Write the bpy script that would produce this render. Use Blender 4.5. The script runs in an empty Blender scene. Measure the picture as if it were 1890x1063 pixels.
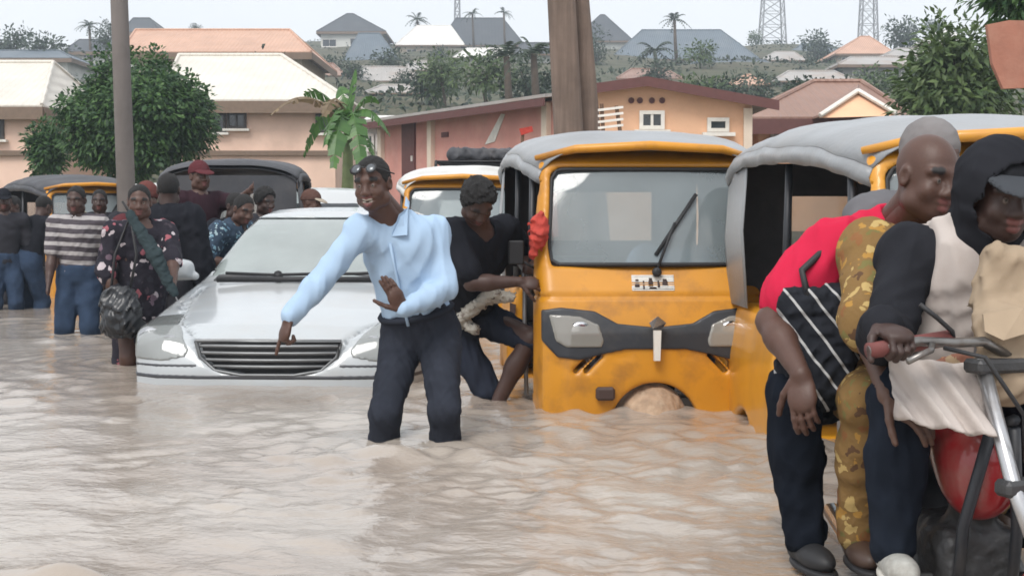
import bpy, bmesh, math, random
import numpy as np
from math import sin, cos, pi, radians, sqrt, atan2
from mathutils import Vector, Matrix
random.seed(7); RNG = np.random.default_rng(11)
scene = bpy.context.scene
COL = scene.collection

# ------------------------------------------------------------------ camera, sky, sun, exposure
F_PX, CX, CY, HORIZON, CAM_H = 2600.0, 945.0, 531.5, 393.0, 1.05      # water surface is z = 0
PITCH = math.atan((CY - HORIZON) / F_PX)
cam_d = bpy.data.cameras.new('camera'); cam = bpy.data.objects.new('camera', cam_d); COL.objects.link(cam)
cam.location = (0, 0, CAM_H); cam.rotation_euler = (pi/2 - PITCH, 0, 0)
cam_d.sensor_width = 36; cam_d.lens = 36*F_PX/1890; cam_d.clip_end = 3000; cam_d.clip_start = .1
scene.camera = cam

world = bpy.data.worlds.new('World'); scene.world = world; world.use_nodes = True
SUN_EL, SUN_AZ = radians(52), radians(205)          # azimuth measured clockwise from +Y (behind the camera, a little to its left)
wn, wl = world.node_tree.nodes, world.node_tree.links
wn.clear()
sky = wn.new('ShaderNodeTexSky'); sky.sky_type = 'NISHITA'; sky.sun_disc = False
sky.sun_elevation = SUN_EL; sky.sun_rotation = SUN_AZ; sky.dust_density = 4; sky.air_density = 1.2
sky_s = wn.new('ShaderNodeVectorMath'); sky_s.operation = 'SCALE'; sky_s.inputs[3].default_value = .10
wl.new(sky.outputs[0], sky_s.inputs[0])
tc = wn.new('ShaderNodeTexCoord')
nz = wn.new('ShaderNodeTexNoise'); nz.inputs['Scale'].default_value = 2.2; nz.inputs['Detail'].default_value = 5
wl.new(tc.outputs['Generated'], nz.inputs['Vector'])
cr = wn.new('ShaderNodeValToRGB')
cr.color_ramp.elements[0].position = .3; cr.color_ramp.elements[0].color = (.85, .88, .92, 1)
cr.color_ramp.elements[1].position = .7; cr.color_ramp.elements[1].color = (.97, .98, 1.0, 1)
wl.new(nz.outputs['Fac'], cr.inputs[0])
mx = wn.new('ShaderNodeMix'); mx.data_type = 'RGBA'; mx.inputs['Factor'].default_value = .9      # an overcast layer over the sky
wl.new(sky_s.outputs[0], mx.inputs['A']); wl.new(cr.outputs[0], mx.inputs['B'])
bg = wn.new('ShaderNodeBackground'); bg.inputs[1].default_value = .80
wl.new(mx.outputs['Result'], bg.inputs[0])
wo = wn.new('ShaderNodeOutputWorld'); wl.new(bg.outputs[0], wo.inputs[0])

sun_d = bpy.data.lights.new('sun', 'SUN'); sun = bpy.data.objects.new('sun', sun_d); COL.objects.link(sun)
sun_d.energy = 1.5; sun_d.angle = radians(28); sun_d.color = (1, .965, .92)
sdir = Vector((sin(SUN_AZ)*cos(SUN_EL), cos(SUN_AZ)*cos(SUN_EL), sin(SUN_EL)))
sun.rotation_euler = sdir.to_track_quat('Z', 'Y').to_euler(); sun.location = (0, 0, 40)

scene.view_settings.view_transform = 'Standard'; scene.view_settings.look = 'None'
scene.view_settings.gamma = 1; scene.view_settings.exposure = .78
scene.render.engine = 'CYCLES'
cy = scene.cycles
cy.use_denoising = True
try: cy.denoiser = 'OPENIMAGEDENOISE'
except Exception: pass
cy.max_bounces = 7; cy.diffuse_bounces = 3; cy.glossy_bounces = 3; cy.transmission_bounces = 5; cy.transparent_max_bounces = 10
cy.volume_bounces = 0; cy.caustics_reflective = False; cy.caustics_refractive = False; cy.sample_clamp_indirect = 6
cy.filter_width = 1.7; scene.render.use_persistent_data = False

# ------------------------------------------------------------------ helpers
_ct, _st = cos(PITCH), sin(PITCH)
def P(px, py, Y):
    """the world point at depth Y (metres in front of the lens) that the photograph shows at pixel px, py"""
    u, v = (px - CX)/F_PX, (CY - py)/F_PX
    k = Y/(_ct + v*_st)
    return np.array([k*u, Y, CAM_H + k*(-_st + v*_ct)])
def V(*a): return np.array(a, float)
def unit(v):
    v = np.asarray(v, float); return v/(np.linalg.norm(v) + 1e-12)

def new_mat(name): 
    m = bpy.data.materials.new(name); m.use_nodes = True
    nt = m.node_tree; b = nt.nodes['Principled BSDF']
    return m, nt, b
_mats = {}
def mat(name, col, rough=.6, var=.12, scale=8., bump=0., bscale=30., metal=0., spec=.5, coat=0., attr=None, dirt=None, dirt_amt=.35, dirt_scale=3., stretch=None, sheen=0.):
    """procedural material: base colour broken up by noise, optional dirt colour, optional fine relief"""
    if name in _mats: return _mats[name]
    m, nt, b = new_mat(name); N, L = nt.nodes, nt.links
    t = N.new('ShaderNodeTexCoord'); src = t.outputs['Object']
    if stretch:
        mp = N.new('ShaderNodeMapping'); mp.inputs['Scale'].default_value = stretch; L.new(src, mp.inputs['Vector']); src = mp.outputs[0]
    n = N.new('ShaderNodeTexNoise'); n.inputs['Scale'].default_value = scale; n.inputs['Detail'].default_value = 5; L.new(src, n.inputs['Vector'])
    if attr:
        a = N.new('ShaderNodeAttribute'); a.attribute_name = attr; base = a.outputs['Color']
    else:
        rgb = N.new('ShaderNodeRGB'); rgb.outputs[0].default_value = (*col, 1); base = rgb.outputs[0]
    mr = N.new('ShaderNodeMapRange'); mr.inputs['From Min'].default_value = .3; mr.inputs['From Max'].default_value = .7
    mr.inputs['To Min'].default_value = 1 - var; mr.inputs['To Max'].default_value = 1 + var*.6; L.new(n.outputs['Fac'], mr.inputs['Value'])
    vm = N.new('ShaderNodeVectorMath'); vm.operation = 'SCALE'; L.new(base, vm.inputs[0]); L.new(mr.outputs[0], vm.inputs[3])
    out = vm.outputs[0]
    if dirt:
        n2 = N.new('ShaderNodeTexNoise'); n2.inputs['Scale'].default_value = dirt_scale; n2.inputs['Detail'].default_value = 8; n2.inputs['Roughness'].default_value = .65; L.new(t.outputs['Object'], n2.inputs['Vector'])
        r2 = N.new('ShaderNodeMapRange'); r2.inputs['From Min'].default_value = .48; r2.inputs['From Max'].default_value = .72; r2.inputs['To Max'].default_value = dirt_amt; L.new(n2.outputs['Fac'], r2.inputs['Value'])
        mm = N.new('ShaderNodeMix'); mm.data_type = 'RGBA'; L.new(r2.outputs[0], mm.inputs['Factor']); L.new(out, mm.inputs['A']); mm.inputs['B'].default_value = (*dirt, 1); out = mm.outputs['Result']
    L.new(out, b.inputs['Base Color'])
    b.inputs['Roughness'].default_value = rough; b.inputs['Metallic'].default_value = metal
    b.inputs['Specular IOR Level'].default_value = spec; b.inputs['Coat Weight'].default_value = coat; b.inputs['Coat Roughness'].default_value = .08
    b.inputs['Sheen Weight'].default_value = sheen
    if bump:
        n3 = N.new('ShaderNodeTexNoise'); n3.inputs['Scale'].default_value = bscale; n3.inputs['Detail'].default_value = 6; L.new(src, n3.inputs['Vector'])
        bp = N.new('ShaderNodeBump'); bp.inputs['Strength'].default_value = bump; bp.inputs['Distance'].default_value = .02; L.new(n3.outputs['Fac'], bp.inputs['Height']); L.new(bp.outputs[0], b.inputs['Normal'])
    _mats[name] = m
    return m

def tag(o, label=None, cat=None, group=None, kind=None):
    for k, v in (('label', label), ('category', cat), ('group', group), ('kind', kind)):
        if v: o[k] = v
    return o
def empty(name, loc, label=None, cat=None, group=None):
    o = bpy.data.objects.new(name, None); COL.objects.link(o); o.location = loc; o.empty_display_size = .1
    return tag(o, label, cat, group)
def wpos(o):
    """world position of an unrotated parent chain"""
    p = Vector((0, 0, 0))
    while o is not None: p = p + o.location; o = o.parent
    return p
def mesh_obj(name, verts, faces, m, parent=None, smooth=False, world=True, cols=None):
    """one mesh object; vertices are given in world space (world=True) or in the parent's own space"""
    me = bpy.data.meshes.new(name)
    verts = np.asarray(verts, float)
    if world and parent is not None:
        verts = verts - np.array(wpos(parent))
    if isinstance(faces, np.ndarray):
        nf, k = faces.shape
        me.vertices.add(len(verts)); me.vertices.foreach_set('co', verts.astype(np.float32).ravel())
        me.loops.add(nf*k); me.loops.foreach_set('vertex_index', faces.astype(np.int32).ravel())
        me.polygons.add(nf); me.polygons.foreach_set('loop_start', np.arange(0, nf*k, k, dtype=np.int32))
        try: me.polygons.foreach_set('loop_total', np.full(nf, k, np.int32))
        except Exception: pass
        me.update(calc_edges=True)
    else:
        me.from_pydata([tuple(v) for v in verts], [], faces); me.update()
    if smooth: me.polygons.foreach_set('use_smooth', np.ones(len(me.polygons), bool))
    if cols is not None:
        a = me.color_attributes.new('Col', 'FLOAT_COLOR', 'POINT')
        a.data.foreach_set('color', np.concatenate([cols, np.ones((len(cols), 1))], 1).astype(np.float32).ravel())
    for mm in (m if isinstance(m, (list, tuple)) else [m]): me.materials.append(mm)
    o = bpy.data.objects.new(name, me); COL.objects.link(o)
    if parent is not None: o.parent = parent
    return o
def copy_tree(o, parent=None):
    c = o.copy(); COL.objects.link(c); c.parent = parent
    if parent is not None: c.matrix_parent_inverse = o.matrix_parent_inverse.copy()
    for ch in o.children: copy_tree(ch, c)
    return c

class MB:
    """collects simple shapes into one mesh"""
    def __init__(s): s.v, s.f = [], []
    def add(s, vs, fs):
        k = len(s.v); s.v += [tuple(map(float, v)) for v in vs]; s.f += [tuple(i + k for i in f) for f in fs]; return s
    def box(s, c, d, R=None):
        c = np.asarray(c, float); hx, hy, hz = np.asarray(d, float)/2
        q = np.array([[x*hx, y*hy, z*hz] for x in (-1, 1) for y in (-1, 1) for z in (-1, 1)])
        if R is not None: q = q @ np.asarray(R).T
        return s.add(q + c, [(0, 1, 3, 2), (4, 6, 7, 5), (0, 4, 5, 1), (2, 3, 7, 6), (0, 2, 6, 4), (1, 5, 7, 3)])
    def bbox(s, c, d, bev=.01, R=None):
        """box with chamfered edges"""
        c = np.asarray(c, float); h = np.asarray(d, float)/2; b = min(bev, *(h*.49))
        vs = []; idx = {}
        for x in (-1, 1):
            for y in (-1, 1):
                for z in (-1, 1):
                    for a in range(3):
                        p = np.array([x, y, z])*h; p -= np.array([x, y, z])*b*(np.arange(3) != a); idx[x, y, z, a] = len(vs); vs.append(p)
        fs = []
        for a in range(3):
            b1, b2 = (a + 1) % 3, (a + 2) % 3
            for sg in (-1, 1):
                q = []
                for (m1, m2) in ((-1, -1), (1, -1), (1, 1), (-1, 1)):
                    k = [0, 0, 0]; k[a] = sg; k[b1] = m1; k[b2] = m2; q.append(idx[(*k, a)])
                fs.append(q if sg > 0 else q[::-1])
        for a in range(3):                                            # edge strips
            b1, b2 = (a + 1) % 3, (a + 2) % 3
            for m1 in (-1, 1):
                for m2 in (-1, 1):
                    k0 = [0, 0, 0]; k0[a] = -1; k0[b1] = m1; k0[b2] = m2; k1 = list(k0); k1[a] = 1
                    fs.append([idx[(*k0, b1)], idx[(*k1, b1)], idx[(*k1, b2)], idx[(*k0, b2)]])
        for x in (-1, 1):
            for y in (-1, 1):
                for z in (-1, 1): fs.append([idx[x, y, z, 0], idx[x, y, z, 1], idx[x, y, z, 2]])
        vs = np.array(vs)
        if R is not None: vs = vs @ np.asarray(R).T
        return s.add(vs + c, fs)
    def tube(s, pts, r, n=8, caps=True):
        pts = [np.asarray(p, float) for p in pts]; rs = r if hasattr(r, '__len__') else [r]*len(pts)
        k = len(s.v); up = V(0, 0, 1); prev = None
        for i, p in enumerate(pts):
            t = unit(pts[min(i + 1, len(pts) - 1)] - pts[max(i - 1, 0)])
            a = np.cross(t, up if prev is None else prev)
            if np.linalg.norm(a) < 1e-4: a = np.cross(t, V(1, 0, 0))
            a = unit(a); b = np.cross(a, t); prev = b if True else prev
            prev = unit(b)
            for j in range(n):
                w = 2*pi*j/n; s.v.append(tuple(p + rs[i]*(cos(w)*a + sin(w)*b)))
        for i in range(len(pts) - 1):
            for j in range(n): s.f.append((k + i*n + j, k + i*n + (j + 1) % n, k + (i + 1)*n + (j + 1) % n, k + (i + 1)*n + j))
        if caps:
            s.f.append(tuple(range(k, k + n))[::-1]); s.f.append(tuple(k + (len(pts) - 1)*n + j for j in range(n)))
        return s
    def lathe(s, prof, c, axis, n=20):
        """profile of (radius, distance along axis), spun about axis through c"""
        c = np.asarray(c, float); ax = unit(axis); a = unit(np.cross(ax, V(0, 0, 1) if abs(ax[2]) < .9 else V(1, 0, 0))); b = np.cross(ax, a)
        k = len(s.v)
        for (r, h) in prof:
            for j in range(n):
                w = 2*pi*j/n; s.v.append(tuple(c + ax*h + r*(cos(w)*a + sin(w)*b)))
        for i in range(len(prof) - 1):
            for j in range(n): s.f.append((k + i*n + j, k + i*n + (j + 1) % n, k + (i + 1)*n + (j + 1) % n, k + (i + 1)*n + j))
        s.f.append(tuple(range(k, k + n))[::-1]); s.f.append(tuple(k + (len(prof) - 1)*n + j for j in range(n)))
        return s
    def prism(s, poly, ext):
        """closed polygon of 3-D points pushed along ext"""
        n = len(poly); k = len(s.v); ext = np.asarray(ext, float)
        s.v += [tuple(map(float, p)) for p in poly] + [tuple(np.asarray(p, float) + ext) for p in poly]
        s.f.append(tuple(range(k, k + n))[::-1]); s.f.append(tuple(range(k + n, k + 2*n)))
        for i in range(n): s.f.append((k + i, k + (i + 1) % n, k + n + (i + 1) % n, k + n + i))
        return s
    def sheet(s, grid, th=None):
        """grid[i][j] of points; with th a thickness along z"""
        g = np.asarray(grid, float); a, b = g.shape[:2]; k = len(s.v)
        s.v += [tuple(p) for p in g.reshape(-1, 3)]
        for i in range(a - 1):
            for j in range(b - 1): s.f.append((k + i*b + j, k + (i + 1)*b + j, k + (i + 1)*b + j + 1, k + i*b + j + 1))
        return s
    def build(s, name, m, parent=None, smooth=False, world=True, fix=True):
        o = mesh_obj(name, s.v, s.f, m, parent, smooth, world)
        if fix:
            bm = bmesh.new(); bm.from_mesh(o.data); bmesh.ops.recalc_face_normals(bm, faces=bm.faces); bm.to_mesh(o.data); bm.free()
        return o

# ------------------------------------------------------------------ distance-field modelling (bodies, clothes, car and cab shells)
class Grid:
    def __init__(s, lo, hi, h):
        s.lo = np.asarray(lo, float); s.h = h; n = np.ceil((np.asarray(hi, float) - s.lo)/h).astype(int) + 1
        s.n = n; s.D = np.full(n, 9., np.float32)
        s.ax = [(s.lo[i] + h*np.arange(n[i])).astype(np.float32) for i in range(3)]
    def sl(s, lo, hi, pad):
        a = np.clip(np.floor((np.asarray(lo) - pad - s.lo)/s.h).astype(int), 0, s.n); b = np.clip(np.ceil((np.asarray(hi) + pad - s.lo)/s.h).astype(int) + 1, 0, s.n)
        S = tuple(slice(int(a[i]), int(b[i])) for i in range(3))
        return S, s.ax[0][S[0]][:, None, None], s.ax[1][S[1]][None, :, None], s.ax[2][S[2]][None, None, :]
    def op(s, prim, k=.02, op='u'):
        f, lo, hi = prim
        if op == 'i': S, X, Y, Z = s.sl(s.lo, s.lo + s.n*s.h, 0)
        else: S, X, Y, Z = s.sl(lo, hi, k + 3*s.h)
        if 0 in s.D[S].shape: return s
        d = f(X, Y, Z); A = s.D[S]
        if op == 'u': s.D[S] = smin(A, d, k)
        elif op == 's': s.D[S] = -smin(-A, d, k)
        elif op == 'i': s.D[S] = -smin(-A, -d, k)
        return s
    def noise(s, amp, wl, seed=0, lo=None, hi=None, n=7, aniso=(1, 1, 1)):
        r = np.random.default_rng(seed); X, Y, Z = s.ax[0][:, None, None]*aniso[0], s.ax[1][None, :, None]*aniso[1], s.ax[2][None, None, :]*aniso[2]
        near = np.abs(s.D) < 3*s.h + 3*amp
        ii = np.nonzero(near); x = s.ax[0][ii[0]]*aniso[0]; y = s.ax[1][ii[1]]*aniso[1]; z = s.ax[2][ii[2]]*aniso[2]
        acc = np.zeros(len(x), np.float32)
        for i in range(n):
            k = unit(r.normal(size=3))*2*pi/(wl*r.uniform(.5, 2.2)); k2 = unit(r.normal(size=3))*2*pi/(wl*r.uniform(1.2, 3)); ph = r.uniform(0, 6.28, 2)
            w = np.sin(k[0]*x + k[1]*y + k[2]*z + ph[0] + 1.6*np.sin(k2[0]*x + k2[1]*y + k2[2]*z + ph[1])); acc += (np.abs(w)**.75)*1.9 - 1.25 if i % 3 else .8*w
        s.D[ii] += (amp/n**.5)*acc
        return s
    def mesh(s, smooth=1): return surface_nets(s.D, s.lo, s.h, smooth)
def smin(a, b, k):
    if k <= 1e-5: return np.minimum(a, b)
    h = np.maximum(k - np.abs(a - b), 0)/k
    return np.minimum(a, b) - h*h*(k*.25)
def surface_nets(D, lo, h, smooth=1):
    D = D.copy()
    for ax in range(3):                                # close the shape at the grid's rim
        for e in (0, -1):
            ix = [slice(None)]*3; ix[ax] = e; D[tuple(ix)] = np.maximum(D[tuple(ix)], h*.3)
    neg = D < 0
    s = np.zeros(np.array(D.shape) - 1, np.int8); nx, ny, nz = s.shape
    cs = [(i, j, k) for i in (0, 1) for j in (0, 1) for k in (0, 1)]
    for (i, j, k) in cs: s += neg[i:i + nx, j:j + ny, k:k + nz]
    act = (s > 0) & (s < 8); I = np.argwhere(act); n = len(I)
    if n == 0: return np.zeros((0, 3)), np.zeros((0, 4), int)
    val = {c: D[I[:, 0] + c[0], I[:, 1] + c[1], I[:, 2] + c[2]] for c in cs}
    acc = np.zeros((n, 3), np.float32); cnt = np.zeros(n, np.float32)
    for a in cs:
        for ax in range(3):
            if a[ax]: continue
            b = list(a); b[ax] = 1; b = tuple(b); da, db = val[a], val[b]; m = (da < 0) != (db < 0)
            t = np.where(m, da/np.where(m, da - db, 1), 0); w = m.astype(np.float32)
            for q in range(3): acc[:, q] += w*(a[q] + t*(b[q] - a[q]))
            cnt += w
    Vt = I + acc/cnt[:, None]
    vid = np.full(s.shape, -1, np.int32); vid[act] = np.arange(n)
    Q = []
    for ax in range(3):
        u, v = (ax + 1) % 3, (ax + 2) % 3
        A = [slice(None)]*3; B = [slice(None)]*3; A[ax] = slice(0, -1); B[ax] = slice(1, None)
        for q in (u, v): A[q] = slice(1, -1); B[q] = slice(1, -1)
        na, nb = neg[tuple(A)], neg[tuple(B)]; E = np.argwhere(na != nb); fl = na[E[:, 0], E[:, 1], E[:, 2]]
        E = E.copy(); E[:, u] += 1; E[:, v] += 1
        def cell(du, dv):
            c = E.copy(); c[:, u] -= du; c[:, v] -= dv; return vid[c[:, 0], c[:, 1], c[:, 2]]
        q = np.stack([cell(1, 1), cell(0, 1), cell(0, 0), cell(1, 0)], 1); q[~fl] = q[~fl][:, ::-1]; Q.append(q)
    Q = np.concatenate(Q)
    for it in range(smooth):
        i = np.concatenate([Q[:, [0, 1]], Q[:, [1, 2]], Q[:, [2, 3]], Q[:, [3, 0]]]); i = np.concatenate([i, i[:, ::-1]])
        d = np.maximum(np.bincount(i[:, 0], minlength=n), 1)
        mean = np.stack([np.bincount(i[:, 0], Vt[i[:, 1], q], n) for q in range(3)], 1)/d[:, None]
        Vt = Vt + (.55 if it % 2 == 0 else -.57)*(mean - Vt)
    return np.asarray(lo) + h*Vt, Q
# primitives: (function, low corner, high corner)
def cone(a, b, r1, r2, flat=None):
    """tapered capsule; flat = (axis, factor) squashes or widens the section along axis"""
    a, b = np.asarray(a, float), np.asarray(b, float); ab = b - a; L2 = max(ab @ ab, 1e-9); R = max(r1, r2)*(max(1, flat[1]) if flat else 1)
    def f(X, Y, Z):
        x, y, z = X - a[0], Y - a[1], Z - a[2]
        t = np.clip((x*ab[0] + y*ab[1] + z*ab[2])/L2, 0, 1)
        x, y, z = x - t*ab[0], y - t*ab[1], z - t*ab[2]
        if flat is not None:
            u, sc = flat; q = (x*u[0] + y*u[1] + z*u[2])*(1/sc - 1); x, y, z = x + q*u[0], y + q*u[1], z + q*u[2]
        return (np.sqrt(x*x + y*y + z*z) - (r1 + t*(r2 - r1))).astype(np.float32)
    return f, np.minimum(a, b) - R, np.maximum(a, b) + R
def ell(c, R, r):
    """ellipsoid; R is a 3x3 of axes as rows"""
    c = np.asarray(c, float); R = np.asarray(R, float); r = np.asarray(r, float); ext = np.sqrt(((R*r[:, None])**2).sum(0))
    def f(X, Y, Z):
        x, y, z = X - c[0], Y - c[1], Z - c[2]
        k0 = 0; k1 = 0
        for i in range(3):
            q = (x*R[i, 0] + y*R[i, 1] + z*R[i, 2])/r[i]; k0 = k0 + q*q; k1 = k1 + q*q/r[i]**2
        k0 = np.sqrt(k0); k1 = np.sqrt(k1) + 1e-6
        return (k0*(k0 - 1)/k1).astype(np.float32)
    return f, c - ext, c + ext
def rbox(c, R, h, r=.01):
    """rounded box, half sizes h"""
    c = np.asarray(c, float); R = np.asarray(R, float); h = np.asarray(h, float); ext = np.abs(R.T) @ h
    def f(X, Y, Z):
        x, y, z = X - c[0], Y - c[1], Z - c[2]; o = 0; ins = -9.
        for i in range(3):
            q = np.abs(x*R[i, 0] + y*R[i, 1] + z*R[i, 2]) - (h[i] - r); o = o + np.maximum(q, 0)**2; ins = np.maximum(ins, q)
        return (np.sqrt(o) + np.minimum(ins, 0) - r).astype(np.float32)
    return f, c - ext, c + ext
def half(p, n):
    """half space: inside is behind the plane through p with outward normal n"""
    p = np.asarray(p, float); n = unit(n)
    return (lambda X, Y, Z: ((X - p[0])*n[0] + (Y - p[1])*n[1] + (Z - p[2])*n[2]).astype(np.float32)), p - 9, p + 9
def poly2(pts):
    """signed distance to a 2-D polygon as a function of two coordinate arrays"""
    pts = np.asarray(pts, float)
    def f(A, B):
        A, B = np.broadcast_arrays(A, B); d = np.full(A.shape, 1e9, np.float32); s = np.ones(A.shape, np.float32); n = len(pts)
        for i in range(n):
            a, b = pts[i], pts[i - 1]; e = b - a; wx, wy = A - a[0], B - a[1]
            t = np.clip((wx*e[0] + wy*e[1])/(e @ e), 0, 1); d = np.minimum(d, (wx - t*e[0])**2 + (wy - t*e[1])**2)
            c1 = B >= a[1]; c2 = B < b[1]; c3 = e[0]*wy > e[1]*wx
            s = np.where((c1 & c2 & c3) | (~c1 & ~c2 & ~c3), -s, s)
        return s*np.sqrt(d)
    return f
I3 = np.eye(3)

# ================================================================== the setting
def sstep(a, b, x): t = np.clip((x - a)/(b - a), 0, 1); return t*t*(3 - 2*t)
def gz(x, y):
    """ground height; the flooded street lies below z = 0"""
    x, y = np.asarray(x, float), np.asarray(y, float)
    z = -.42 + .11*(1 - sstep(4.4, 5.0, y)) + .0*x
    z = z + .95*sstep(21.5, 29, y) + .4*sstep(29, 42, y) + 3.8*sstep(43, 60, y)
    hill = .137*np.clip(y - 60, 0, 175) - .03*np.clip(y - 260, 0, 400)
    lat = .78 + .22*sstep(-.36, -.16, x/np.maximum(y, 30)) - .12*sstep(.22, .36, x/np.maximum(y, 30))
    return z + hill*lat + np.where(y > 50, .5*np.sin(x*.11 + y*.05) + .35*np.sin(x*.23 - y*.13), 0)*sstep(50, 80, y)

def axis_pts(parts):
    out = [parts[0][0]]
    for (a, b, n) in parts: out += list(np.linspace(a, b, n + 1)[1:])
    return np.array(out)
def grid_mesh(xs, ys, zf):
    X, Y = np.meshgrid(xs, ys); Z = zf(X, Y)
    v = np.stack([X, Y, Z], -1).reshape(-1, 3); nx = len(xs); j, i = np.meshgrid(np.arange(len(ys) - 1), np.arange(nx - 1), indexing='ij'); a = (j*nx + i).ravel()
    return v, np.stack([a, a + 1, a + nx + 1, a + nx], 1)

m_ground = mat('ground_earth', (.09, .085, .05), .95, .35, .6, .5, 6., dirt=(.04, .06, .025), dirt_amt=.9, dirt_scale=.12)
v, f = grid_mesh(axis_pts([(-330, -60, 20), (-60, -12, 48), (-12, 12, 60), (12, 60, 48), (60, 330, 20)]), axis_pts([(-60, 2, 20), (2, 8, 40), (8, 60, 60), (60, 300, 80), (300, 330, 3)]), gz)
tag(mesh_obj('ground', v, f, m_ground, smooth=True), 'muddy earth street rising into the hillside', 'ground', kind='structure')

# ---- flood water
_wr = np.random.default_rng(5); _waves = []
for i in range(56):
    lam = float(np.exp(_wr.uniform(math.log(.09), math.log(.7)))); th = _wr.normal(pi/2 + .25, 1.0); _waves.append((2*pi/lam*cos(th), 2*pi/lam*sin(th), _wr.uniform(0, 6.28), lam**.55*.0036*_wr.uniform(.5, 1.3), lam))
LEGS = [(-.60, 6.5), (-.28, 6.4), (-3.85, 12.4), (-2.6, 9.85), (-.1, 7.85), (.76, 7.3), (1.15, 6.4)]
def water_z(x, y):
    calm = .42 + .68*sstep(-1.4, .5, x - .05*(y - 6)) + .15*np.sin(.8*x + 1.3*y) + .12*np.sin(1.9*x - .7*y + 1)
    z = 0*x; gust = .30 + 1.0*(.5 + .5*np.sin(3.1*x + 1.7*np.sin(2.3*y + .4*x))*np.sin(4.3*y + 1.9*np.sin(2.9*x + 1))) + .25*np.sin(9.1*x + 3*np.sin(5*y))*np.sin(7.7*y + 2.4*np.sin(6.1*x))
    wx = x + .10*np.sin(1.7*y + .6*x) + .05*np.sin(4.1*y - 2*x); wy = y + .10*np.sin(1.3*x + .4*y) + .05*np.sin(3.7*x + y)
    for (kx, ky, ph, a, lam) in _waves:
        fade = np.clip(1.9 - .021*y/lam, 0, 1) if lam < .4 else 1
        s = np.sin(kx*wx + ky*wy + ph); z = z + a*fade*s*(gust if lam < .38 else .8)
    z = z*calm
    for (lx, ly) in LEGS:                              # rings and a pushed-up wake round whoever wades
        r = np.sqrt((x - lx)**2 + ((y - ly)*1.0)**2); z = z + .011*np.exp(-r*2.2)*np.sin(34*r - 1) + .018*np.exp(-((r - .16)/.07)**2)
    for (cx_, cy_, sx, sy, a) in ((-.5, 6.0, .35, .16, .035), (-1.55, 4.0, .3, .09, .05), (-1.28, 3.93, .18, .05, .03), (-3.6, 11.6, .5, .25, .022), (-3.3, 11.0, .4, .15, .016), (.45, 6.6, .8, .2, .022), (1.0, 6.2, .5, .16, .025)):
        z = z + a*np.exp(-((x - cx_)/sx)**2 - ((y - cy_)/sy)**2)*(1 + .5*np.sin(17*x + 9*y))
    return z*(1 - sstep(24, 33, y)*.7)
m_water, nt, b = new_mat('muddy_water'); N, L = nt.nodes, nt.links
t = N.new('ShaderNodeTexCoord')
n1 = N.new('ShaderNodeTexNoise'); n1.inputs['Scale'].default_value = .55; n1.inputs['Detail'].default_value = 4; L.new(t.outputs['Object'], n1.inputs['Vector'])
r1 = N.new('ShaderNodeValToRGB'); r1.color_ramp.elements[0].color = (.315, .262, .218, 1); r1.color_ramp.elements[1].color = (.42, .38, .335, 1); r1.color_ramp.elements[0].position = .35; r1.color_ramp.elements[1].position = .65
L.new(n1.outputs['Fac'], r1.inputs[0]); L.new(r1.outputs[0], b.inputs['Base Color'])
b.inputs['Roughness'].default_value = .025; b.inputs['IOR'].default_value = 1.45; b.inputs['Specular IOR Level'].default_value = .5
mp = N.new('ShaderNodeMapping'); mp.inputs['Scale'].default_value = (1, 1.15, 1); mp.inputs['Rotation'].default_value = (0, 0, .3); L.new(t.outputs['Object'], mp.inputs['Vector'])
n2 = N.new('ShaderNodeTexNoise'); n2.inputs['Scale'].default_value = 27; n2.inputs['Detail'].default_value = 5; n2.inputs['Distortion'].default_value = .3; L.new(mp.outputs[0], n2.inputs['Vector'])
bp = N.new('ShaderNodeBump'); bp.inputs['Strength'].default_value = .55; bp.inputs['Distance'].default_value = .0075; L.new(n2.outputs['Fac'], bp.inputs['Height']); L.new(bp.outputs[0], b.inputs['Normal'])
v, f = grid_mesh(axis_pts([(-60, -12, 24), (-12, -4, 80), (-4, 3.2, 260), (3.2, 8, 40), (8, 60, 24)]), axis_pts([(-30, 1.5, 20), (1.5, 3, 25), (3, 7.5, 230), (7.5, 14, 110), (14, 34, 110)]), water_z)
tag(mesh_obj('flood_water', v, f, m_water, smooth=True), 'brown muddy flood water with choppy ripples covering the street', 'water', kind='structure')

# ---- materials of the houses
peach = mat('peach_plaster', (.82, .58, .46), .9, .10, 1.2, .2, 20, dirt=(.42, .28, .2), dirt_amt=.35, dirt_scale=.7)
peach2 = mat('pale_orange_plaster', (.80, .48, .30), .9, .10, 1.2, .2, 20, dirt=(.45, .25, .15), dirt_amt=.35, dirt_scale=.9)
salmon = mat('salmon_plaster', (.62, .29, .24), .9, .14, 1.4, .2, 20, dirt=(.66, .42, .34), dirt_amt=.5, dirt_scale=1.1)
cream = mat('cream_plaster', (.74, .62, .50), .9, .1, 1.4, .2, 20, dirt=(.4, .34, .28), dirt_amt=.4, dirt_scale=.6)
offwhite = mat('offwhite_plaster', (.66, .66, .62), .9, .12, .5, 0, dirt=(.36, .35, .32), dirt_amt=.5, dirt_scale=.4)
greywall = mat('grey_block_wall', (.33, .32, .30), .95, .2, .7, .3, 9, dirt=(.16, .15, .14), dirt_amt=.5, dirt_scale=.5)
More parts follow.
